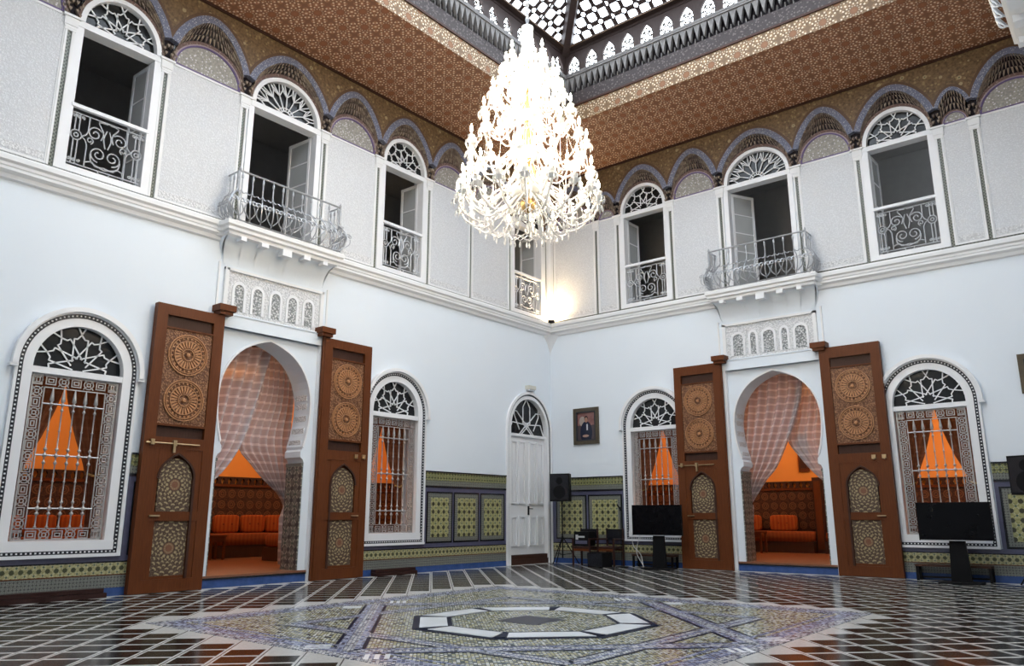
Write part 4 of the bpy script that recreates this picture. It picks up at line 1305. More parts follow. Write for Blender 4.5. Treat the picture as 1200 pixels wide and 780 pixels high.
# ================================================================== GATEWAYS
def gateway(wall, cx, big):
    pb = lambda nm, b, m, smooth=False: b.build(nm, MT[m], wall, smooth)
    # horseshoe surround
    inner = [(cx - .93, RZ), (cx - .93, 2.20), (cx - .90, 2.27), (cx - .84, 2.31), (cx - .84, 2.42), (cx - .87, 2.46)]
    outer = [(cx - 1.10, RZ), (cx - 1.10, 2.20), (cx - 1.10, 2.27), (cx - 1.10, 2.31), (cx - 1.10, 2.42), (cx - 1.10, 2.46)]
    N = 30
    for i in range(N + 1):
        a = radians(209) - radians(238) * i / N
        s = sin(a)
        x = .985 * cos(a); z = 3.30 + (1.10 * s if s > 0 else 1.62 * s)
        if s > 0: z += .05 * max(0, 1 - abs(x) / .35) ** 1.5
        inner.append((cx + x, z))
    n0 = len(outer); mlen = len(inner) - n0
    for i in range(N + 1):
        px, pz = inner[n0 + i]; px -= cx
        if pz < 3.3: outer.append((cx + math.copysign(1.10, px), pz))
        else:
            an = atan2(pz - 3.3, px); t = min(1.10 / abs(cos(an)) if abs(cos(an)) > 1e-6 else 9, 1.25 / sin(an) if sin(an) > 1e-6 else 9)
            outer.append((cx + t * cos(an), 3.3 + t * sin(an)))
    inner += [(2 * cx - x, z) for x, z in reversed(inner[:6])]; outer += [(2 * cx - x, z) for x, z in reversed(outer[:6])]
    b = MB(); b.band(inner, outer, .05, .56); 
    for sg in (-1, 1):   # top corners between the ring and the square frame
        b.prism([(cx + sg * 1.10, 4.30), (cx + sg * 1.10, 4.55), (cx + sg * .8, 4.55)], .052, .10)
    pb('arch_surround', b, 'plaster')
    # raised rib along the arch edge
    rib = [p for p in inner[6:-6]]; cen = (cx, 3.3)
    b = MB(); b.band(rib, [(cx + (x - cx) * 1.035, 3.3 + (z - 3.3) * 1.035) for x, z in rib], .030, .06); pb('arch_rib', b, 'white')
    # coffered blocks in the soffit of the haunches
    for sg in (-1, 1):
        for k in range(5):
            a = radians(-26 + 9 * k); x = .985 * cos(a); z = 3.3 + (1.10 if a > 0 else 1.62) * sin(a)
            b = MB(); b.box(cx + sg * (x - .012), cx + sg * (x + .03), .12, .50, z - .055, z + .055); pb('soffit_coffer', b, 'frieze')
        b = MB(); b.box(cx + sg * .905, cx + sg * 1.0, .065, .57, RZ, 2.14); pb('jamb_tile', b, 'jambtile')
        b = MB(); b.box(cx + sg * .885, cx + sg * 1.0, .06, .57, 2.14, 2.20); pb('impost', b, 'zgrey')
        b = MB(); b.box(cx + sg * 1.09, cx + sg * 1.205, -.05, .06, 0, 4.56); pb('jamb_frame', b, 'white')
    b = MB(); b.box(cx - 1.205, cx + 1.205, -.06, .06, 4.55, 4.80); b.box(cx - 1.23, cx + 1.23, -.075, .0, 4.78, 4.81); pb('lintel', b, 'plaster')
    # carved panel with five niches
    b = MB(); b.box(cx - 1.03, cx + 1.03, -.015, 0, 4.82, 5.63); p = pb('carved_overdoor', b, 'frieze')
    b = MB()
    for x0, x1, z0, z1 in ((-1.11, 1.11, 5.62, 5.67), (-1.11, -1.03, 4.81, 5.67), (1.03, 1.11, 4.81, 5.67)): b.box(cx + x0, cx + x1, -.055, 0, z0, z1)
    for sg in (-1, 1): b.box(cx + sg * 1.20, cx + sg * 1.235, -.03, 0, 4.80, 5.75)
    b.build('overdoor_frame', MT['cornice'], p)
    if big: nn = [(-.79, .095), (-.40, .095), (0, .095), (.38, .095), (.76, .095)]
    else: nn = [(-.74, .125), (-.37, .065), (0, .125), (.37, .065), (.74, .125)]
    for x, h in nn:
        b = MB(); b.band(arch(h, 4.88, 5.28, h, .11, 12), arch(h + .05, 4.88, 5.28, h + .05, .17, 12), -.04, -.0)
        pts = arch(h, 4.88, 5.28, h, .11, 12)
        b.v = [(q[0] + cx + x, q[1], q[2]) for q in b.v]; b.build('niche_frame', MT['white'], p)
        b = MB(); b.prism([(cx + x + u, z) for u, z in pts], -.019, -.0); b.build('niche', MT['niche'], p)
    # blue tiled step up to the salon
    b = MB(); b.box(cx - 1.10, cx + 1.10, .01, TH, 0, .135); pb('step_riser', b, 'blue')
    b = MB(); b.box(cx - 1.10, cx + 1.10, -.005, TH, .135, .165); pb('step_edge', b, 'blackt')
    b = MB(); b.box(cx - 1.10, cx + 1.10, -.005, TH, .165, RZ); pb('step_tread', b, 'salonfloor')
gateway(wall_left, -ARCHC['L'], True)
gateway(wall_right, ARCHC['R'], False)

# sheer curtains in the gateways
EDGE = {('L', -1): [(.50, 4.47), (.43, 4.26), (.23, 3.47), (-.03, 2.59), (-.34, 2.07), (-.68, 1.72), (-.98, 1.40)],
        ('L', 1): [(.40, 4.47), (.44, 4.05), (.40, 3.55), (.07, 2.60), (.37, 2.19), (.76, 1.84), (1.18, 1.57)],
        ('R', -1): [(.44, 4.47), (.34, 3.83), (.04, 3.04), (-.32, 2.33), (-.60, 2.02), (-.85, 1.68), (-1.02, 1.45)],
        ('R', 1): [(.20, 4.47), (.16, 4.05), (.08, 3.60), (-.10, 2.98), (.16, 2.52), (.50, 2.10), (.98, 1.68)]}
def curtain(loc, rz, sg, lab, k):
    inner = curve_pts(EDGE[(k, sg)], 26)
    outer = [(sg * 1.27, lerp(4.47, 1.08, i / 26)) for i in range(27)]
    o = sheet(outer, inner, .075, 7, .74 if sg < 0 else .98, 64, .6 * sg).build('sheer_curtain', MT['sheer'], smooth=True, loc=loc, rz=rz)
    # hem trim along the free edge and the gathered tail behind the jamb
    hem = [(x, (.74 if sg < 0 else .98) - .01, z) for x, z in inner]
    b = MB(); b.tube(hem, .014, 4); b.build('hem', MT['sheer'], o)
    x0 = inner[-1][0]
    b = MB(); b.tube([(x0 + sg * .0, .80, inner[-1][1]), (sg * 1.10, .84, 1.15), (sg * 1.17, .84, .28)], [.05, .09, .12], 8); b.build('gathered_tail', MT['sheer'], o, True)
    tag(o, lab, 'curtain', 'sheer curtains in the gateways')
    return o
for k, rz, on in (('L', RZL, onL), ('R', RZR, onR)):
    side = 'left' if k == 'L' else 'right'
    curtain(on(ARCHC[k]), rz, -1, 'sheer checked curtain swept to the left in the %s gateway' % side, k)
    curtain(on(ARCHC[k]), rz, 1, 'sheer checked curtain swept to the right in the %s gateway' % side, k)
    b = MB(); b.tube([(-1.3, .86, 4.50), (1.3, .86, 4.50)], .025, 8)
    o = b.build('curtain_rod', MT['wood'], loc=on(ARCHC[k]), rz=rz)
    tag(o, 'curtain rod at the top of the %s gateway' % side, 'rod')
# ================================================================== GATE LEAVES
def rosette(par, cx, cz, R):
    b = MB()
    for r, t in ((R, .016), (R * .90, .012), (R * .70, .014), (R * .30, .012)):
        b.band([(cx + r * cos(q * pi / 14), cz + r * sin(q * pi / 14)) for q in range(28)], [(cx + (r - t) * cos(q * pi / 14), cz + (r - t) * sin(q * pi / 14)) for q in range(28)], -.176, -.15, True)
    n = 24
    for i in range(n):
        a = 2 * pi * i / n
        P = lambda r, o: (cx + r * cos(a + o), cz + r * sin(a + o))
        b.prism([P(R * .33, -.05), P(R * .50, -.085), P(R * .64, -.07), P(R * .68, 0), P(R * .64, .07), P(R * .50, .085), P(R * .33, .05)], -.172, -.15)
        P2 = lambda r, o: (cx + r * cos(a + pi / n + o), cz + r * sin(a + pi / n + o))
        b.prism([P2(R * .74, 0), P2(R * .80, -.06), P2(R * .87, 0), P2(R * .80, .06)], -.168, -.15)
    b.lathey([(R * .06, -.15), (R * .11, -.17), (R * .09, -.19), (R * .04, -.195)], 10, (cx, cz))
    b.build('rosette', MT['rosette'], par)
def gate_leaf(sg, loc, rz, lab, bolt, H=4.71):
    """leaf folded back against the wall; hinge at local x=0, extends to sg*1.22"""
    X = lambda a: sg * a
    b = MB(); f0, f1 = -.17, -.075
    b.box(X(0), X(.195), f0, f1, .01, H); b.box(X(1.04), X(1.225), f0, f1, .01, H)
    for z0, z1 in ((.01, .215), (1.12, 1.265), (2.28, 2.47), (2.655, 2.69), (4.30, 4.33), (4.53, H)):
        b.box(X(.195), X(1.04), f0, f1, z0, z1)
    b.box(X(.0), X(1.225), f1 - .01, -.05, .01, H)                 # back boards
    # solid field round the arched wicket
    b.box(X(.195), X(.31), f0 + .012, f1, .215, 2.28); b.box(X(.93), X(1.04), f0 + .012, f1, .215, 2.28)
    c0 = .62
    ins_ = [(X(c0 - .31), 1.80), ] + [(X(c0 + .33 * cos(pi - pi * i / 14)), 1.80 + (.36 * sin(pi * i / 14)) + .06 * max(0, 1 - abs(cos(pi - pi * i / 14)) * 2)) for i in range(15)] + [(X(c0 + .31), 1.80)]
    out_ = [(X(c0 - .33), 1.80)] + [(X(c0 + .33 * cos(pi - pi * i / 14)), 2.29) for i in range(15)] + [(X(c0 + .33), 1.80)]
    b.band(ins_, out_, f0 + .006, f1)
    r = b.build('gate_leaf', MT['wood'], loc=loc, rz=rz)
    b = MB(); b.band([(p[0], p[1]) for p in ins_], [(X(c0) + (p[0] - X(c0)) * .90, 1.80 + (p[1] - 1.80) * .92) for p in ins_], f0 - .012, f0 + .02)
    b.box(X(c0 - .33), X(c0 - .29), f0 - .010, f0 + .02, .215, 1.80); b.build('wicket_arch', MT['wooddk'], r)
    b = MB(); b.box(X(.20), X(1.035), -.150, -.085, 2.692, 4.298); p = b.build('carved_panel', MT['carved'], r)
    rosette(p, X(.62), 3.885, .355); rosette(p, X(.62), 3.105, .355)
    for z0, z1 in ((2.475, 2.65), (4.335, 4.525)):
        b = MB(); b.box(X(.20), X(1.035), -.11, -.085, z0, z1); b.build('recessed_panel', MT['wooddk'], r)
    b = MB(); b.prism([(X(c0 - .285), 1.27), (X(c0 + .285), 1.27)] + [(X(c0 + .285 * cos(pi * i / 12)), 1.80 + .33 * sin(pi * i / 12)) for i in range(13)], -.142, -.09); b.build('inlaid_panel', MT['inlay'], r)
    b = MB(); b.box(X(c0 - .285), X(c0 + .285), -.142, -.09, .262, 1.112); b.build('inlaid_panel', MT['inlay'], r)
    b = MB()
    b.box(X(.285), X(.335), -.152, -.09, .215, 1.12); b.box(X(.905), X(.945), -.152, -.09, .215, 1.12); b.box(X(.335), X(.905), -.152, -.09, .215, .262); b.build('wicket_frame', MT['wood'], r)
    b = MB(); b.box(X(.85), X(1.02), -.20, -.165, 1.19, 1.215); b.build('latch', MT['brass'], r)
    if bolt:
        b = MB(); b.tube([(X(.28), -.20, 2.365), (X(1.20), -.20, 2.365)], .012, 8)
        for x in (.72, 1.10): b.box(X(x - .03), X(x + .03), -.225, -.165, 2.33, 2.42)
        b.box(X(.70), X(.74), -.21, -.17, 2.22, 2.33); b.build('bolt', MT['brass'], r)
    else:
        for x in (.90, 1.10):
            b = MB(); b.box(X(x - .04), X(x + .04), -.20, -.165, 2.34, 2.42); b.lathey([(.02, -.22), (.02, -.17)], 8, (X(x), 2.345))
            b.build('bolt_keeper', MT['brass'], r)
    b = MB(); b.box(X(-.16), X(.17), -.27, .0, 4.785, 4.90); b.box(X(-.12), X(.13), -.23, .0, 4.72, 4.79); b.build('hinge_bracket', MT['wood'], r)
    b = MB(); b.tube([(X(.0), -.12, .0), (X(.0), -.12, 4.74)], .028, 8); b.build('pivot_post', MT['wood'], r)
    return tag(r, lab, 'door', 'carved gate leaves')
gate_leaf(-1, onL(10.09), RZL, 'carved wooden gate leaf with brass bolt, folded back beside the leftmost window', True)
gate_leaf(1, onL(7.86), RZL, 'carved wooden gate leaf folded back right of the left gateway', False)
gate_leaf(-1, onR(5.115), RZR, 'carved wooden gate leaf with brass bolt, folded back left of the right gateway', True, 4.75)
gate_leaf(1, onR(7.43), RZR, 'carved wooden gate leaf folded back right of the right gateway', False, 4.77)

# ================================================================== BALCONIES
def offs_path(hx, pr, m0=0.0):
    """plan outline of a balcony lip (x, w): straight front with little quarter returns"""
    return [(-hx - .12, 0), (-hx - .10, .10), (-hx - .03, .17), (-hx, .22), (-hx, pr), (hx, pr), (hx, .22), (hx + .03, .17), (hx + .10, .10), (hx + .12, 0)]
def balcony(wall, loc, rz, lab):
    hx, pr = 1.27, .40
    base = offs_path(hx, pr)
    prof = [(-.10, 6.185), (-.04, 6.20), (-.035, 6.255), (.015, 6.275), (.015, 6.33), (.055, 6.36), (.055, 6.425), (.03, 6.455)]
    rows = []
    for g, z in prof:
        row = []
        for x, w in base:
            kx = 1 + g / hx * .9; row.append((x * kx, -(max(w + (g if w > .2 else g * .3), 0)), z))
        rows.append(row)
    b = MB(); b.grid(rows)
    top = rows[-1]; b.add(list(top), [list(range(len(top)))])
    low = rows[0]; b.add(list(low), [list(range(len(low) - 1, -1, -1))])
    r = b.build('balcony', MT['cornice'], wall, loc=loc, rz=rz)
    # coved underside with seams
    n = 7
    for k in range(n):
        x0, x1 = -1.22 + 2.44 * k / n, -1.22 + 2.44 * (k + 1) / n
        rows = []
        for i in range(9):
            t = i / 8; a = t * pi / 2
            w = .30 * (1 - cos(a)) ; z = 5.72 + .47 * sin(a)
            sx = 1 - .10 * (1 - t)
            rows.append([(x0 * sx + .006, -w - .004, z), (x1 * sx - .006, -w - .004, z)])
        b = MB(); b.grid(rows); 
        rows2 = [[(x, y + .02 if y < -.02 else 0.0, z + .01) for x, y, z in q] for q in rows]; b.grid(rows2)
        b.build('coved_soffit', MT['plaster'], r, True)
    for sg in (-1, 1):
        pts = [(0, 5.72), (0, 6.20), (.30, 6.19)] + [(.30 * (1 - cos(pi / 2 * (1 - i / 8))), 5.72 + .47 * sin(pi / 2 * (1 - i / 8))) for i in range(9)]
        b = MB(); vs = [(sg * (1.22 - .10 * (1 - min(1, (z - 5.72) / .47))), -w, z) for w, z in pts]; b.add(vs, [list(range(len(vs)))]); b.build('soffit_cheek', MT['plaster'], r)
    for x, hw, z0 in ((-.94, .055, 6.125), (-.49, .075, 6.12), (0, .10, 6.07), (.46, .075, 6.12), (.90, .055, 6.125)):
        b = MB(); b.box(x - hw, x + hw, -.385, -.22, z0, 6.20); b.build('corbel_block', MT['white'], r)
    return tag(r, lab)
def railing(loc, rz, lab):
    hx, w0 = 1.16, .40
    def belly(z):
        t = (z - 6.455) / (7.43 - 6.455)
        if t < .62: return .035 + .165 * sin(pi * min(1, t / .62)) ** 1.0 * (1 - .25 * t)
        return .035 + .02 * sin(pi * (t - .62) / .38) * 0
    r = group_empty('balcony_railing', None, loc, rz)
    def onface(face, u, z, extra=0.0):
        o = belly(z) - .035 + extra
        if face == 0: return (u * (1 + o / hx), -(w0 + o), z)
        return (face * (hx + o), -u, z)
    zs = [6.485 + (7.42 - 6.485) * i / 14 for i in range(15)]
    b = MB(); b.tube([(-hx, -.02, 7.43), (-hx, -w0, 7.43), (hx, -w0, 7.43), (hx, -.02, 7.43)], .020, 6); b.build('handrail', MT['ironblk'], r)
    b = MB(); b.tube([(-hx, -.04, 6.475), (-hx, -w0, 6.475), (hx, -w0, 6.475), (hx, -.04, 6.475)], .013, 5); b.build('bottom_rail', MT['ironblk'], r)
    c = MB()
    def bal(face, u):
        b = MB(); b.tube([onface(face, u, z) for z in zs], .0125, 5)
        p = onface(face, u, 7.33); b.lathe([(.008, -.05), (.024, -.02), (.024, .02), (.012, .06)], 6, p)
        b.build('baluster', MT['ironblk'], r)
        z0 = 6.62; s = 1
        for sgn in (-1, 1):
            pts = spiral(0, 0, .012, .062, pi / 2, sgn * 1.3, 14)
            c.tube([onface(face, u + sgn * .068 + x, 6.80 + z) for x, z in pts], .013, 4)
            pts = curve_pts([(sgn * .07, 6.74), (sgn * .10, 6.62), (sgn * .02, 6.53)], 6)
            c.tube([onface(face, u + x, z) for x, z in pts], .013, 4)
            pts = curve_pts([(0, 7.06), (sgn * .05, 6.98), (sgn * .10, 7.02)], 6)
            c.tube([onface(face, u + x, z) for x, z in pts], .011, 4)
    n = 11
    for i in range(n): bal(0, -hx + .06 + (2 * hx - .12) * i / (n - 1))
    for f in (-1, 1):
        for i in range(3): bal(f, .09 + i * .125)
    tag(c.build('scrollwork', MT['ironblk'], r), kind='stuff')
    for f in (-1, 1):
        b = MB(); b.tube([onface(f, w0 - .01, z, .01) for z in zs], .022, 6); b.lathe([(.02, 0), (.03, .03), (.02, .06), (.004, .09)], 8, (f * hx, -w0, 7.43)); b.build('corner_post', MT['ironblk'], r)
    return tag(r, lab, 'railing', None)
balcony(wall_left, (-9.03, 0, 0), 0, 'white stucco balcony with coved underside above the left gateway')
balcony(wall_right, (6.285, 0, 0), 0, 'white stucco balcony with coved underside above the right gateway')
balcony(wall_opposite, (W + .10, -9.05, 0), -pi / 2, 'white balcony edge cut off by the top right corner of the frame')
railing(onL(9.03, .03), RZL, 'bellied grey iron railing on the balcony above the left gateway')
railing(onR(6.285, .03), RZR, 'bellied grey iron railing on the balcony above the right gateway')
railing((W + .07, -9.05, 0), -pi / 2, 'bellied iron railing at the top right corner of the frame')

# ================================================================== CHANDELIER
CHX, CHY = 6.29, -9.04
ch = tag(group_empty('chandelier', None, (CHX, CHY, 0)), 'huge lit crystal chandelier of many candle tiers hanging from the skylight', 'chandelier')
b = MB(); b.tube([(0, 0, 8.5), (0, 0, RIDGE - .1)], .018, 8)
for k in range(26):
    z = 8.6 + k * .27; b.lathe([(.02, -.05), (.034, 0), (.02, .05)], 6, (0, 0, z))
b.build('hanging_rod', MT['iron'], ch)
b = MB(); b.lathe([(.03, 5.45), (.09, 5.50), (.12, 5.60), (.05, 5.70), (.04, 5.95), (.10, 6.0), (.13, 6.1), (.05, 6.2), (.04, 6.5), (.10, 6.55), (.11, 6.65), (.05, 6.75), (.04, 6.95), (.09, 7.0), (.09, 7.1), (.04, 7.2), (.035, 7.5), (.08, 7.55), (.07, 7.65), (.03, 7.75), (.03, 8.06)], 12)
b.build('stem', MT['gold'], ch, True)
b = MB(); b.lathe([(.03, 8.05), (.08, 8.12), (.10, 8.22), (.085, 8.30), (.09, 8.38), (.07, 8.42), (.095, 8.43), (.095, 8.47), (.02, 8.5)], 12); b.build('crown', MT['crystal'], ch, True)
TIERS = [  # tip radius, tip z, root z, dip z, arms
    (1.02, 5.64, 5.80, 5.28, 18), (.95, 5.97, 6.00, 5.55, 14), (.86, 6.50, 6.50, 6.08, 14), (.66, 7.02, 7.02, 6.66, 12),
    (.52, 7.40, 7.40, 7.08, 10), (.39, 7.70, 7.68, 7.44, 8), (.26, 7.97, 7.92, 7.76, 6)]
for ti, (R, zt, zr, zd, n) in enumerate(TIERS):
    pts = curve_pts([(.06, zr), (R * .35, lerp(zr, zd, .55)), (R * .62, zd), (R * .88, lerp(zd, zt, .30)), (R, zt - .09)], 14)
    b = MB(); b.tube([(x, 0, z) for x, z in pts], .0135, 5)
    am = b.build('arm', MT['crystal'], mesh_only=True, smooth=True)
    b = MB(); s = .82 if ti > 4 else 1.0
    b.lathe([(.012, -.10), (.050 * s, -.075), (.085 * s, -.05), (.080 * s, -.045), (.03, -.06), (.022, -.02), (.05 * s, .0), (.058 * s, .03), (.018, .03), (.016, .085)], 9, (R, 0, zt))
    for q in range(7):
        a = 2 * pi * q / 7
        b.lathe([(.003, -.04), (.014, -.095), (.006, -.125), (.001, -.14)], 4, (R + .082 * s * cos(a), .082 * s * sin(a), zt - .01))
    cm = b.build('candle_cup', MT['crystal'], mesh_only=True)
    b = MB(); b.lathe([(.010, .085), (.022, .115), (.024, .135), (.014, .175), (.002, .215)], 7, (R, 0, zt)); fm = b.build('flame_bulb', MT['bulb'], mesh_only=True, smooth=True)
    for i in range(n):
        a = 2 * pi * (i + .5 * (ti % 2)) / n + .1
        o = link('arm', am, ch, (0, 0, 0), a)
        link('candle_cup', cm, o); link('flame_bulb', fm, o)
# crystal dishes, chains and drops
for z, R in ((5.72, .30), (6.35, .26), (6.95, .22), (7.55, .18), (7.95, .13)):
    b = MB(); b.lathe([(.05, -.06), (R * .6, -.04), (R, .03), (R * .98, .04), (R * .5, -.01), (.05, -.02)], 16, (0, 0, z)); b.build('crystal_dish', MT['crystal'], ch, True)
b = MB()
def drop(x, y, z, s=1.0):
    b.lathe([(.001, .0), (.006 * s, -.02 * s), (.016 * s, -.055 * s), (.010 * s, -.078 * s), (.001, -.088 * s)], 5, (x, y, z))
def chain(p, q, sag, n):
    P = []
    for i in range(n + 1):
        t = i / n
        P.append((lerp(p[0], q[0], t), lerp(p[1], q[1], t), lerp(p[2], q[2], t) - sag * 4 * t * (1 - t)))
    for p_ in P: b.box(p_[0] - .008, p_[0] + .008, p_[1] - .008, p_[1] + .008, p_[2] - .010, p_[2] + .010)
    b.tube(P, .004, 3)
# zigzag skirt with pendants at the bottom
for R, z, n in ((.56, 5.22, 14), (.36, 5.14, 10), (.72, 5.28, 18)):
    for i in range(n):
        a0, a1 = 2 * pi * i / n, 2 * pi * (i + 1) / n; am_ = (a0 + a1) / 2
        P0 = (R * cos(a0), R * sin(a0), z + .09); Pm = (R * .98 * cos(am_), R * .98 * sin(am_), z); P1 = (R * cos(a1), R * sin(a1), z + .09)
        b.tube([P0, Pm, P1], .007, 4); drop(*Pm, 1.3)
# strings falling between the tiers
for k in range(len(TIERS) - 1):
    R, zt, zr, zd, n = TIERS[k]; R2_, zt2, zr2, zd2, n2 = TIERS[k + 1]
    for i in range(n):
        a = 2 * pi * (i + .3) / n
        chain((R * cos(a), R * sin(a), zt - .05), (R2_ * .98 * cos(a + .1), R2_ * .98 * sin(a + .1), zt2 - .06), .16, 7)
        chain((R * cos(a), R * sin(a), zt - .05), (R * cos(a + 2 * pi / n), R * sin(a + 2 * pi / n), zt - .05), .12, 6)
    for i in range(24):
        a = random.random() * 2 * pi; rr = random.uniform(.10, .55 * R + .06)
        z = random.uniform(zd + .06, zt2 + .12)
        ln_ = random.uniform(.10, .26)
        b.tube([(rr * cos(a), rr * sin(a), z), (rr * cos(a), rr * sin(a), z - ln_)], .006, 3); drop(rr * cos(a), rr * sin(a), z - ln_, random.uniform(1.0, 1.6))
for R, z, n in ((.62, 5.60, 20), (.45, 6.2, 18), (.40, 6.85, 16), (.30, 7.4, 14)):
    for i in range(n):
        a = 2 * pi * i / n
        b.tube([(.14 * cos(a), .14 * sin(a), z + .55), (R * .55 * cos(a), R * .55 * sin(a), z + .22), (R * cos(a), R * sin(a), z)], .0075, 4); drop(R * cos(a), R * sin(a), z, 1.5)
tag(b.build('crystal_strings', MT['crystal'], ch), kind='stuff')

# ================================================================== SMALL THINGS ON THE WALLS
def painting(loc, rz, w, h, lab, portrait):
    b = MB(); t = .095
    b.box(-w / 2, w / 2, -.05, -.005, -h / 2, -h / 2 + t); b.box(-w / 2, w / 2, -.05, -.005, h / 2 - t, h / 2); b.box(-w / 2, -w / 2 + t, -.05, -.005, -h / 2 + t, h / 2 - t); b.box(w / 2 - t, w / 2, -.05, -.005, -h / 2 + t, h / 2 - t)
    r = b.build('framed_picture', MT['pframe'], loc=loc, rz=rz)
    b = MB(); q = t
    b.band([(-w / 2 + q, -h / 2 + q), (w / 2 - q, -h / 2 + q), (w / 2 - q, h / 2 - q), (-w / 2 + q, h / 2 - q)], [(-w / 2 + q + .03, -h / 2 + q + .03), (w / 2 - q - .03, -h / 2 + q + .03), (w / 2 - q - .03, h / 2 - q - .03), (-w / 2 + q + .03, h / 2 - q - .03)], -.056, -.01, True); b.build('inner_lip', MT['bead'], r)
    b = MB(); b.box(-w / 2 + q, w / 2 - q, -.022, -.006, -h / 2 + q, h / 2 - q); b.build('print', MT['print'] if portrait else MT['archbrown'], r)
    return tag(r, lab, 'picture')
MT['pframe'] = plain('dark_gilt_frame', (.085, .065, .040), .4, .5, .3, var=.3, scale=18)
def m_print():
    m = M('portrait_print', .2, .5)
    x, y, z = m.pos()
    E = lambda cx, cz, rx, rz: (((x - cx) / rx) * ((x - cx) / rx) + ((z - cz) / rz) * ((z - cz) / rz)).lt(1.0)
    n = m.noise(9, 3, geo=False)
    c = m.mix(n, (.10, .03, .03), (.34, .17, .15))
    c = m.mix((z - .02).lt(0), c, (.07, .05, .055))
    c = m.mix(E(-.12, .13, .10, .13), c, (.36, .30, .26))
    c = m.mix(E(.0, -.17, .19, .30), c, (.012, .016, .035))
    c = m.mix((x - .03).ab().mx((z - .02) * .35).lt(.022) * (z + .03).ab().lt(.08), c, (.55, .55, .58))
    c = m.mix(E(.0, .19, .06, .085), c, (.02, .016, .015))
    c = m.mix(E(.0, .165, .05, .07), c, (.33, .17, .12))
    c = m.mix(E(-.02, -.26, .10, .035), c, (.36, .22, .18))
    m.col(c)
    return m.mat
MT['print'] = m_print()
painting(onR(1.18, 0, 3.53), RZR, .80, .97, 'framed portrait print of a dark-suited figure beside the white door', True)
painting(onR(11.42, 0, 3.81), RZR, .78, .75, 'dark framed picture cut off by the right edge of the photo', False)
# floodlight on the cornice in the corner
b = MB(); b.lathe([(.05, 0), (.09, .02), (.10, .10), (.085, .105)], 12)
o = b.build('floodlight', MT['black'], loc=(.20, -.20, 6.475))
b = MB(); b.lathe([(.080, .098), (.080, .112), (.02, .118)], 12); b.build('lens', MT['flood'], o)
tag(o, 'small glowing floodlight on the cornice in the room corner', 'light')

# ================================================================== SOUND AND SCREENS
def tv(loc, rz, w, lab, slab):
    """flat screen on a central pedestal"""
    b = MB(); h = w * .565; zc = 1.10
    b.box(-w / 2, w / 2, -.03, .02, zc - h / 2, zc + h / 2)
    r = b.build('television', MT['black'], loc=loc, rz=rz)
    b = MB(); b.box(-w / 2 + .012, w / 2 - .012, -.034, -.028, zc - h / 2 + .018, zc + h / 2 - .012); b.build('screen', MT['screen'], r)
    b = MB(); b.box(-w / 2 + .02, w / 2 - .02, -.036, -.02, zc - h / 2 + .002, zc - h / 2 + .012); b.build('trim_strip', MT['iron'], r)
    b = MB(); b.box(-.30, .30, .02, .06, zc - .18, zc + .16); b.build('back_housing', MT['black'], r)
    b = MB(); b.prism([(-.17, .02), (.17, .02), (.14, .60), (.11, zc), (-.11, zc), (-.14, .60)], .03, .10); b.build('pedestal_post', MT['black'], r)
    b = MB(); b.box(-.34, .34, -.22, .28, 0, .03); b.build('foot_plate', MT['black'], r)
    return tag(r, lab, 'television')
tv(onR(3.57, .72), 0.10, 1.24, 'black flat screen television on pedestal beside the portrait wall, left one', '')
tv(onR(9.74, .72), -0.02, 1.23, 'black flat screen television on pedestal before the rightmost window', '')
def low_bench(loc, rz, ln, lab):
    b = MB(); b.box(-ln / 2, ln / 2, -.15, .15, .26, .30); r = b.build('bench', MT['wooddk'], loc=loc, rz=rz)
    for x in (-ln / 2 + .03, ln / 2 - .03):
        for y in (-.12, .12):
            b = MB(); b.box(x - .022, x + .022, y - .022, y + .022, 0, .26); b.build('leg', MT['black'], r)
    b = MB(); b.box(-ln / 2 + .04, ln / 2 - .04, -.012, .012, .05, .08); b.build('stretcher', MT['black'], r)
    return tag(r, lab, 'bench')
low_bench(onR(3.20, .22), 0, 1.1, 'low dark bench behind the left television')
low_bench(onR(9.55, .22), 0, 1.28, 'low dark bench behind the right television')
# white cables hanging behind the left television
b = MB()
for q in range(2): b.tube(curve_pts([(-.35 + .25 * q, 0, .80), (-.30 + .1 * q, -.02, .50), (-.12 - .1 * q, 0, .30), (-.05, -.03, .06), (.0, -.1, .02)], 16), .009, 5)
tag(b.build('cable', MT['iron'], loc=onR(3.05, .42)), 'pale cable hanging down behind the left television', 'cable')
def tripod(loc, rz, h, lab):
    b = MB(); b.tube([(0, 0, .16), (0, 0, h)], .018, 8); r = b.build('speaker_stand', MT['black'], loc=loc, rz=rz)
    b = MB(); b.lathe([(.03, .58), (.032, .66), (.022, .70)], 8); b.build('collar', MT['black'], r)
    for k in range(3):
        a = 2 * pi * k / 3 + .5
        b = MB(); b.tube([(.02 * cos(a), .02 * sin(a), .66), (.42 * cos(a), .42 * sin(a), .015)], .014, 6); g = b.build('leg', MT['black'], r)
        b = MB(); b.tube([(.0, 0, .24), (.26 * cos(a), .26 * sin(a), .28)], .009, 5); b.build('brace', MT['black'], r)
    return tag(r, lab, 'stand')
def speaker(loc, rz, w, h, lab):
    b = MB(); b.prismz([(-w / 2, -.17), (w / 2, -.17), (w / 2 - .08, .19), (-w / 2 + .08, .19)], 0, h); r = b.build('loudspeaker', MT['black'], loc=loc, rz=rz)
    b = MB(); b.box(-w / 2 + .025, w / 2 - .025, -.182, -.168, .03, h - .03); b.build('grille', MT['blackt'], r)
    b = MB(); b.lathey([(w * .30, -.186), (w * .32, -.180)], 16, (0, h * .33)); b.lathey([(w * .16, -.186), (w * .18, -.18)], 14, (0, h * .74)); b.build('driver_ring', MT['black'], r)
    b = MB(); b.lathe([(.03, -.07), (.03, -.0)], 8); b.build('pole_socket', MT['black'], r)
    return tag(r, lab, 'speaker')
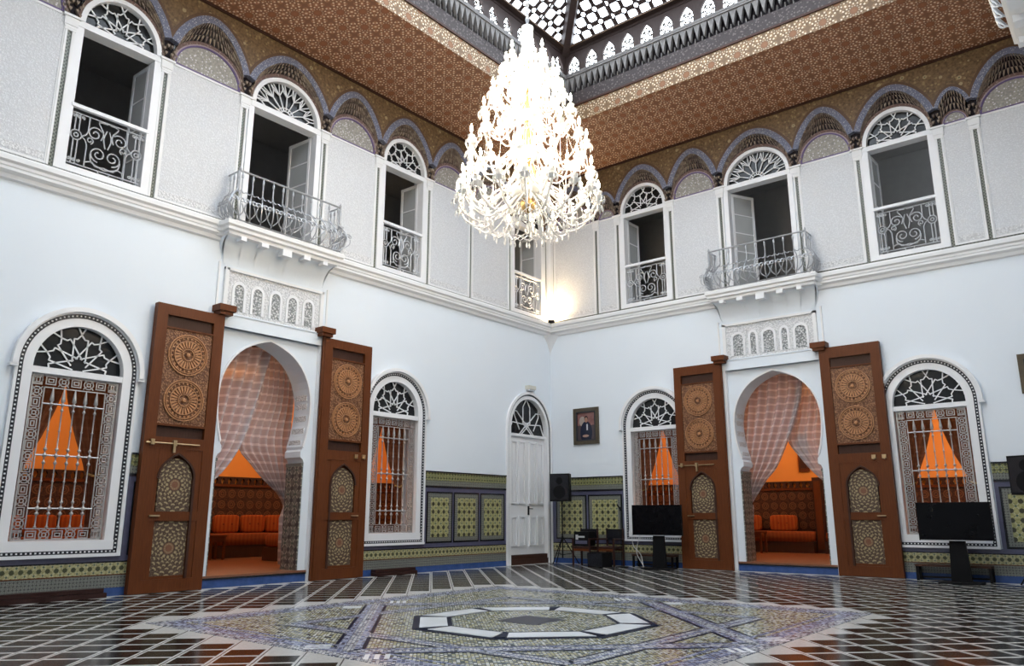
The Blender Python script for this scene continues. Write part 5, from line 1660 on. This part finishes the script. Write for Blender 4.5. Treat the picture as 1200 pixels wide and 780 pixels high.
tripod(onR(.78, .62), 0, 1.49, 'black tripod stand under the loudspeaker beside the white door')
speaker(onR(.78, .62, 1.562), .25, .54, .70, 'black loudspeaker on tripod beside the white door')
tripod(onR(11.05, .62), .4, 1.49, 'black tripod stand at the right edge under a loudspeaker')
speaker(onR(11.05, .62, 1.562), -.35, .62, .69, 'black loudspeaker on tripod at the right edge')
# mixing gear near the corner
def chair(loc, rz, lab):
    b = MB(); b.cushion(-.24, .24, -.24, .24, .40, .47, .3); r = b.build('armchair', MT['railbar'], loc=loc, rz=rz)
    for x in (-.23, .23):
        for y in (-.22, .22):
            b = MB(); b.box(x - .02, x + .02, y - .02, y + .02, 0, .64 if y < 0 else .90); b.build('leg', MT['railbar'], r)
        b = MB(); b.box(x - .025, x + .025, -.24, .22, .62, .66); b.build('armrest', MT['railbar'], r)
    b = MB(); b.box(-.22, .22, .19, .235, .60, .88); b.build('backrest', MT['blackt'], r)
    b = MB(); b.box(-.23, .23, -.235, -.20, .36, .41); b.box(-.23, .23, .20, .235, .36, .41); b.build('seat_rail', MT['wood'], r)
    return tag(r, lab, 'chair')
chair(onR(1.48, .62), .1, 'dark wooden armchair holding a mixing box beside the portrait wall')
chair(onR(2.05, .36), 0, 'dark wooden armchair behind the black floor box') 
b = MB(); b.box(-.20, .20, -.20, .18, 0, .34); o = b.build('mixing_box', MT['black'], loc=onR(1.48, .64, .475), rz=.1)
b = MB(); b.box(-.15, .10, -.206, -.198, .20, .24); b.box(-.15, -.08, -.206, -.198, .15, .27); b.build('white_strip', MT['iron'], o)
b = MB(); b.box(-.16, .17, -.206, -.198, .05, .13); b.build('panel', MT['bluegrey'], o)
tag(o, 'black mixing box with pale strip on the front armchair', 'electronics')
b = MB(); b.prism([(-.22, 0), (.22, 0), (.22, .34), (-.22, .34)], -.20, .20); o = b.build('monitor_speaker', MT['black'], loc=onR(2.06, .88), rz=0)
b = MB(); b.box(-.20, .20, -.212, -.199, .02, .32); b.build('grille', MT['blackt'], o)
tag(o, 'squat black monitor speaker on the floor in front of the armchairs', 'speaker')
b = MB(); b.lathe([(.16, 0), (.16, .015), (.02, .035)], 14); b.tube([(0, 0, .02), (0, 0, 1.40)], .010, 6); o = b.build('microphone_stand', MT['black'], loc=onR(2.52, .62))
b = MB(); b.tube([(0, 0, 1.36), (-.03, -.10, 1.47)], .016, 8); b.build('microphone', MT['black'], o)
b = MB(); b.lathe([(.02, 1.32), (.026, 1.36), (.018, 1.41)], 8); b.build('clip', MT['black'], o)
tag(o, 'slender black microphone stand beside the window near the portrait', 'stand')
# long timber bars lying along the foot of the left wall
def beam(loc, ln, lab):
    b = MB(); b.box(-ln / 2, ln / 2, -.085, .085, 0, .07); r = b.build('timber_bar', MT['railbar'], loc=loc, rz=RZL)
    b = MB(); b.box(-ln / 2, ln / 2 - .04, -.06, .085, .074, .135); b.build('upper_bar', MT['railbar'], r)
    return tag(r, lab, 'beam')
beam(onL(13.3, .14), 3.3, 'long dark timber bar lying below the leftmost window')
beam(onL(5.75, .14), 1.15, 'short dark timber bar lying below the window by the white door')

# ================================================================== SALON FURNITURE
def banquette(loc, rz, ln, lab, group):
    b = MB(); b.box(-ln / 2, ln / 2, -.40, .40, 0, .30); r = b.build('banquette', MT['wooddk'], loc=loc, rz=rz)
    b = MB(); b.cushion(-ln / 2 + .01, ln / 2 - .01, -.43, .40, .29, .58, .22); b.build('seat_cushion', MT['seat'], r, True)
    return tag(r, lab, 'sofa', group)
def pillow(loc, rz, w, lab, group):
    b = MB(); b.cushion(-w / 2, w / 2, -.10, .10, 0, .44, .30, n=10)
    o = b.build('cushion', MT['cushion'], smooth=True, loc=loc, rz=rz)
    b = MB()
    for x in ((-.12, .12) if w > .5 else (0,)): b.lathey([(.02, -.108), (.026, -.10), (.02, -.09)], 8, (x, .22))
    b.build('button', MT['seat'], o)
    return tag(o, lab, 'cushion', group)
def side_table(loc, rz, w, h, lab):
    b = MB(); b.box(-w / 2, w / 2, -.22, .22, h - .05, h); r = b.build('side_table', MT['wood'], loc=loc, rz=rz)
    for x in (-w / 2 + .04, w / 2 - .04):
        for y in (-.18, .18):
            b = MB(); b.box(x - .025, x + .025, y - .025, y + .025, 0, h - .05); b.build('leg', MT['wood'], r)
    b = MB(); b.box(-w / 2 + .05, w / 2 - .05, -.20, -.18, h - .16, h - .05); b.build('apron', MT['wood'], r)
    return tag(r, lab, 'table')
words = ['first', 'second', 'third', 'fourth', 'fifth', 'sixth']
# left salon (along x=-5.8); seen through the gate at about s 5.2..7.6
DB = -5.35
for i, s in enumerate((3.9, 5.95, 8.25)):
    banquette((DB, -s, RZ), RZL, 1.95, 'rust upholstered banquette seen through the left gateway, %s from the right' % words[i], 'banquettes in the left salon')
for i, (s, w) in enumerate(((4.1, .62), (4.85, .66), (5.55, .66), (6.30, .66), (7.55, .62), (8.3, .62))):
    pillow((DB - .20, -s, RZ + .585), RZL, w, 'orange striped cushion on the left salon banquettes, %s from the right' % words[i], 'cushions in the left salon')
side_table((DB + .67, -7.10, RZ), RZL, .42, .56, 'small dark wooden table between the banquettes of the left salon')
b = MB(); b.box(-.5, .5, -.4, .4, 0, .30); o = b.build('ottoman', MT['wooddk'], loc=(-3.1, -6.05, RZ), rz=RZL)
b = MB(); b.cushion(-.52, .52, -.42, .42, .28, .62, .4, n=10); b.build('seat_cushion', MT['seat'], o, True)
tag(o, 'orange topped ottoman partly hidden by the tiled jamb of the left gateway', 'ottoman')
for i, s in enumerate((10.6, 12.7, 14.8)):
    banquette((DB, -s, RZ), RZL, 1.95, 'rust upholstered banquette behind the leftmost window, %s from the gateway' % words[i], 'banquettes behind the leftmost window')
for i, s in enumerate((9.9, 10.6, 11.3, 12.0, 12.7, 13.4)):
    pillow((DB - .20, -s, RZ + .585), RZL, .62, 'rust cushion seen through the leftmost window grille, %s from the gateway' % words[i], 'cushions behind the leftmost window')
# right salon (along y=5.8)
for i, t in enumerate((2.1, 4.25)):
    banquette((t, 5.35, RZ), RZR, 1.95, 'rust upholstered banquette seen through the right gateway, %s from the left' % words[i], 'banquettes in the right salon')
for i, (t, w) in enumerate(((3.30, .55), (4.25, .78))):
    pillow((t, 5.50, RZ + .585), RZR, w, 'bright orange buttoned cushion on the right salon banquette, %s one' % ('narrow left' if i == 0 else 'wide right'), 'cushions in the right salon')
side_table((3.72, 4.55, RZ), RZR, .60, .58, 'low wooden table before the right salon banquette')
# panelled pier and corner seat of the right salon
b = MB(); b.box(5.24, 5.50, 5.2, 5.74, RZ, 2.25); o = b.build('panelled_pier', MT['wooddk'])
b = MB(); b.box(5.28, 5.46, 5.18, 5.2, RZ + .1, 2.15); b.build('panel', MT['wood'], o)
tag(o, 'dark panelled wooden pier against the back of the right salon', 'pier')
banquette((6.50, 5.35, RZ), RZR, 1.95, 'dim banquette right of the wooden pier in the right salon', 'banquettes in the right salon')
for i, t in enumerate((5.80, 6.26, 6.72)):
    pillow((t, 5.45, RZ + .585), RZR, .42, 'dim rust cushion right of the wooden pier, %s from the pier' % words[i], 'cushions right of the pier')
b = MB(); b.box(4.72, 5.02, 5.74, 5.80, 2.45, 3.5); o = b.build('wall_hanging', MT['wood']); tag(o, 'brown wooden wall shelf on the orange wall of the right salon', 'shelf')
b = MB(); b.box(4.78, 4.96, 5.72, 5.74, 2.55, 3.4); b.build('panel', MT['wooddk'], o)
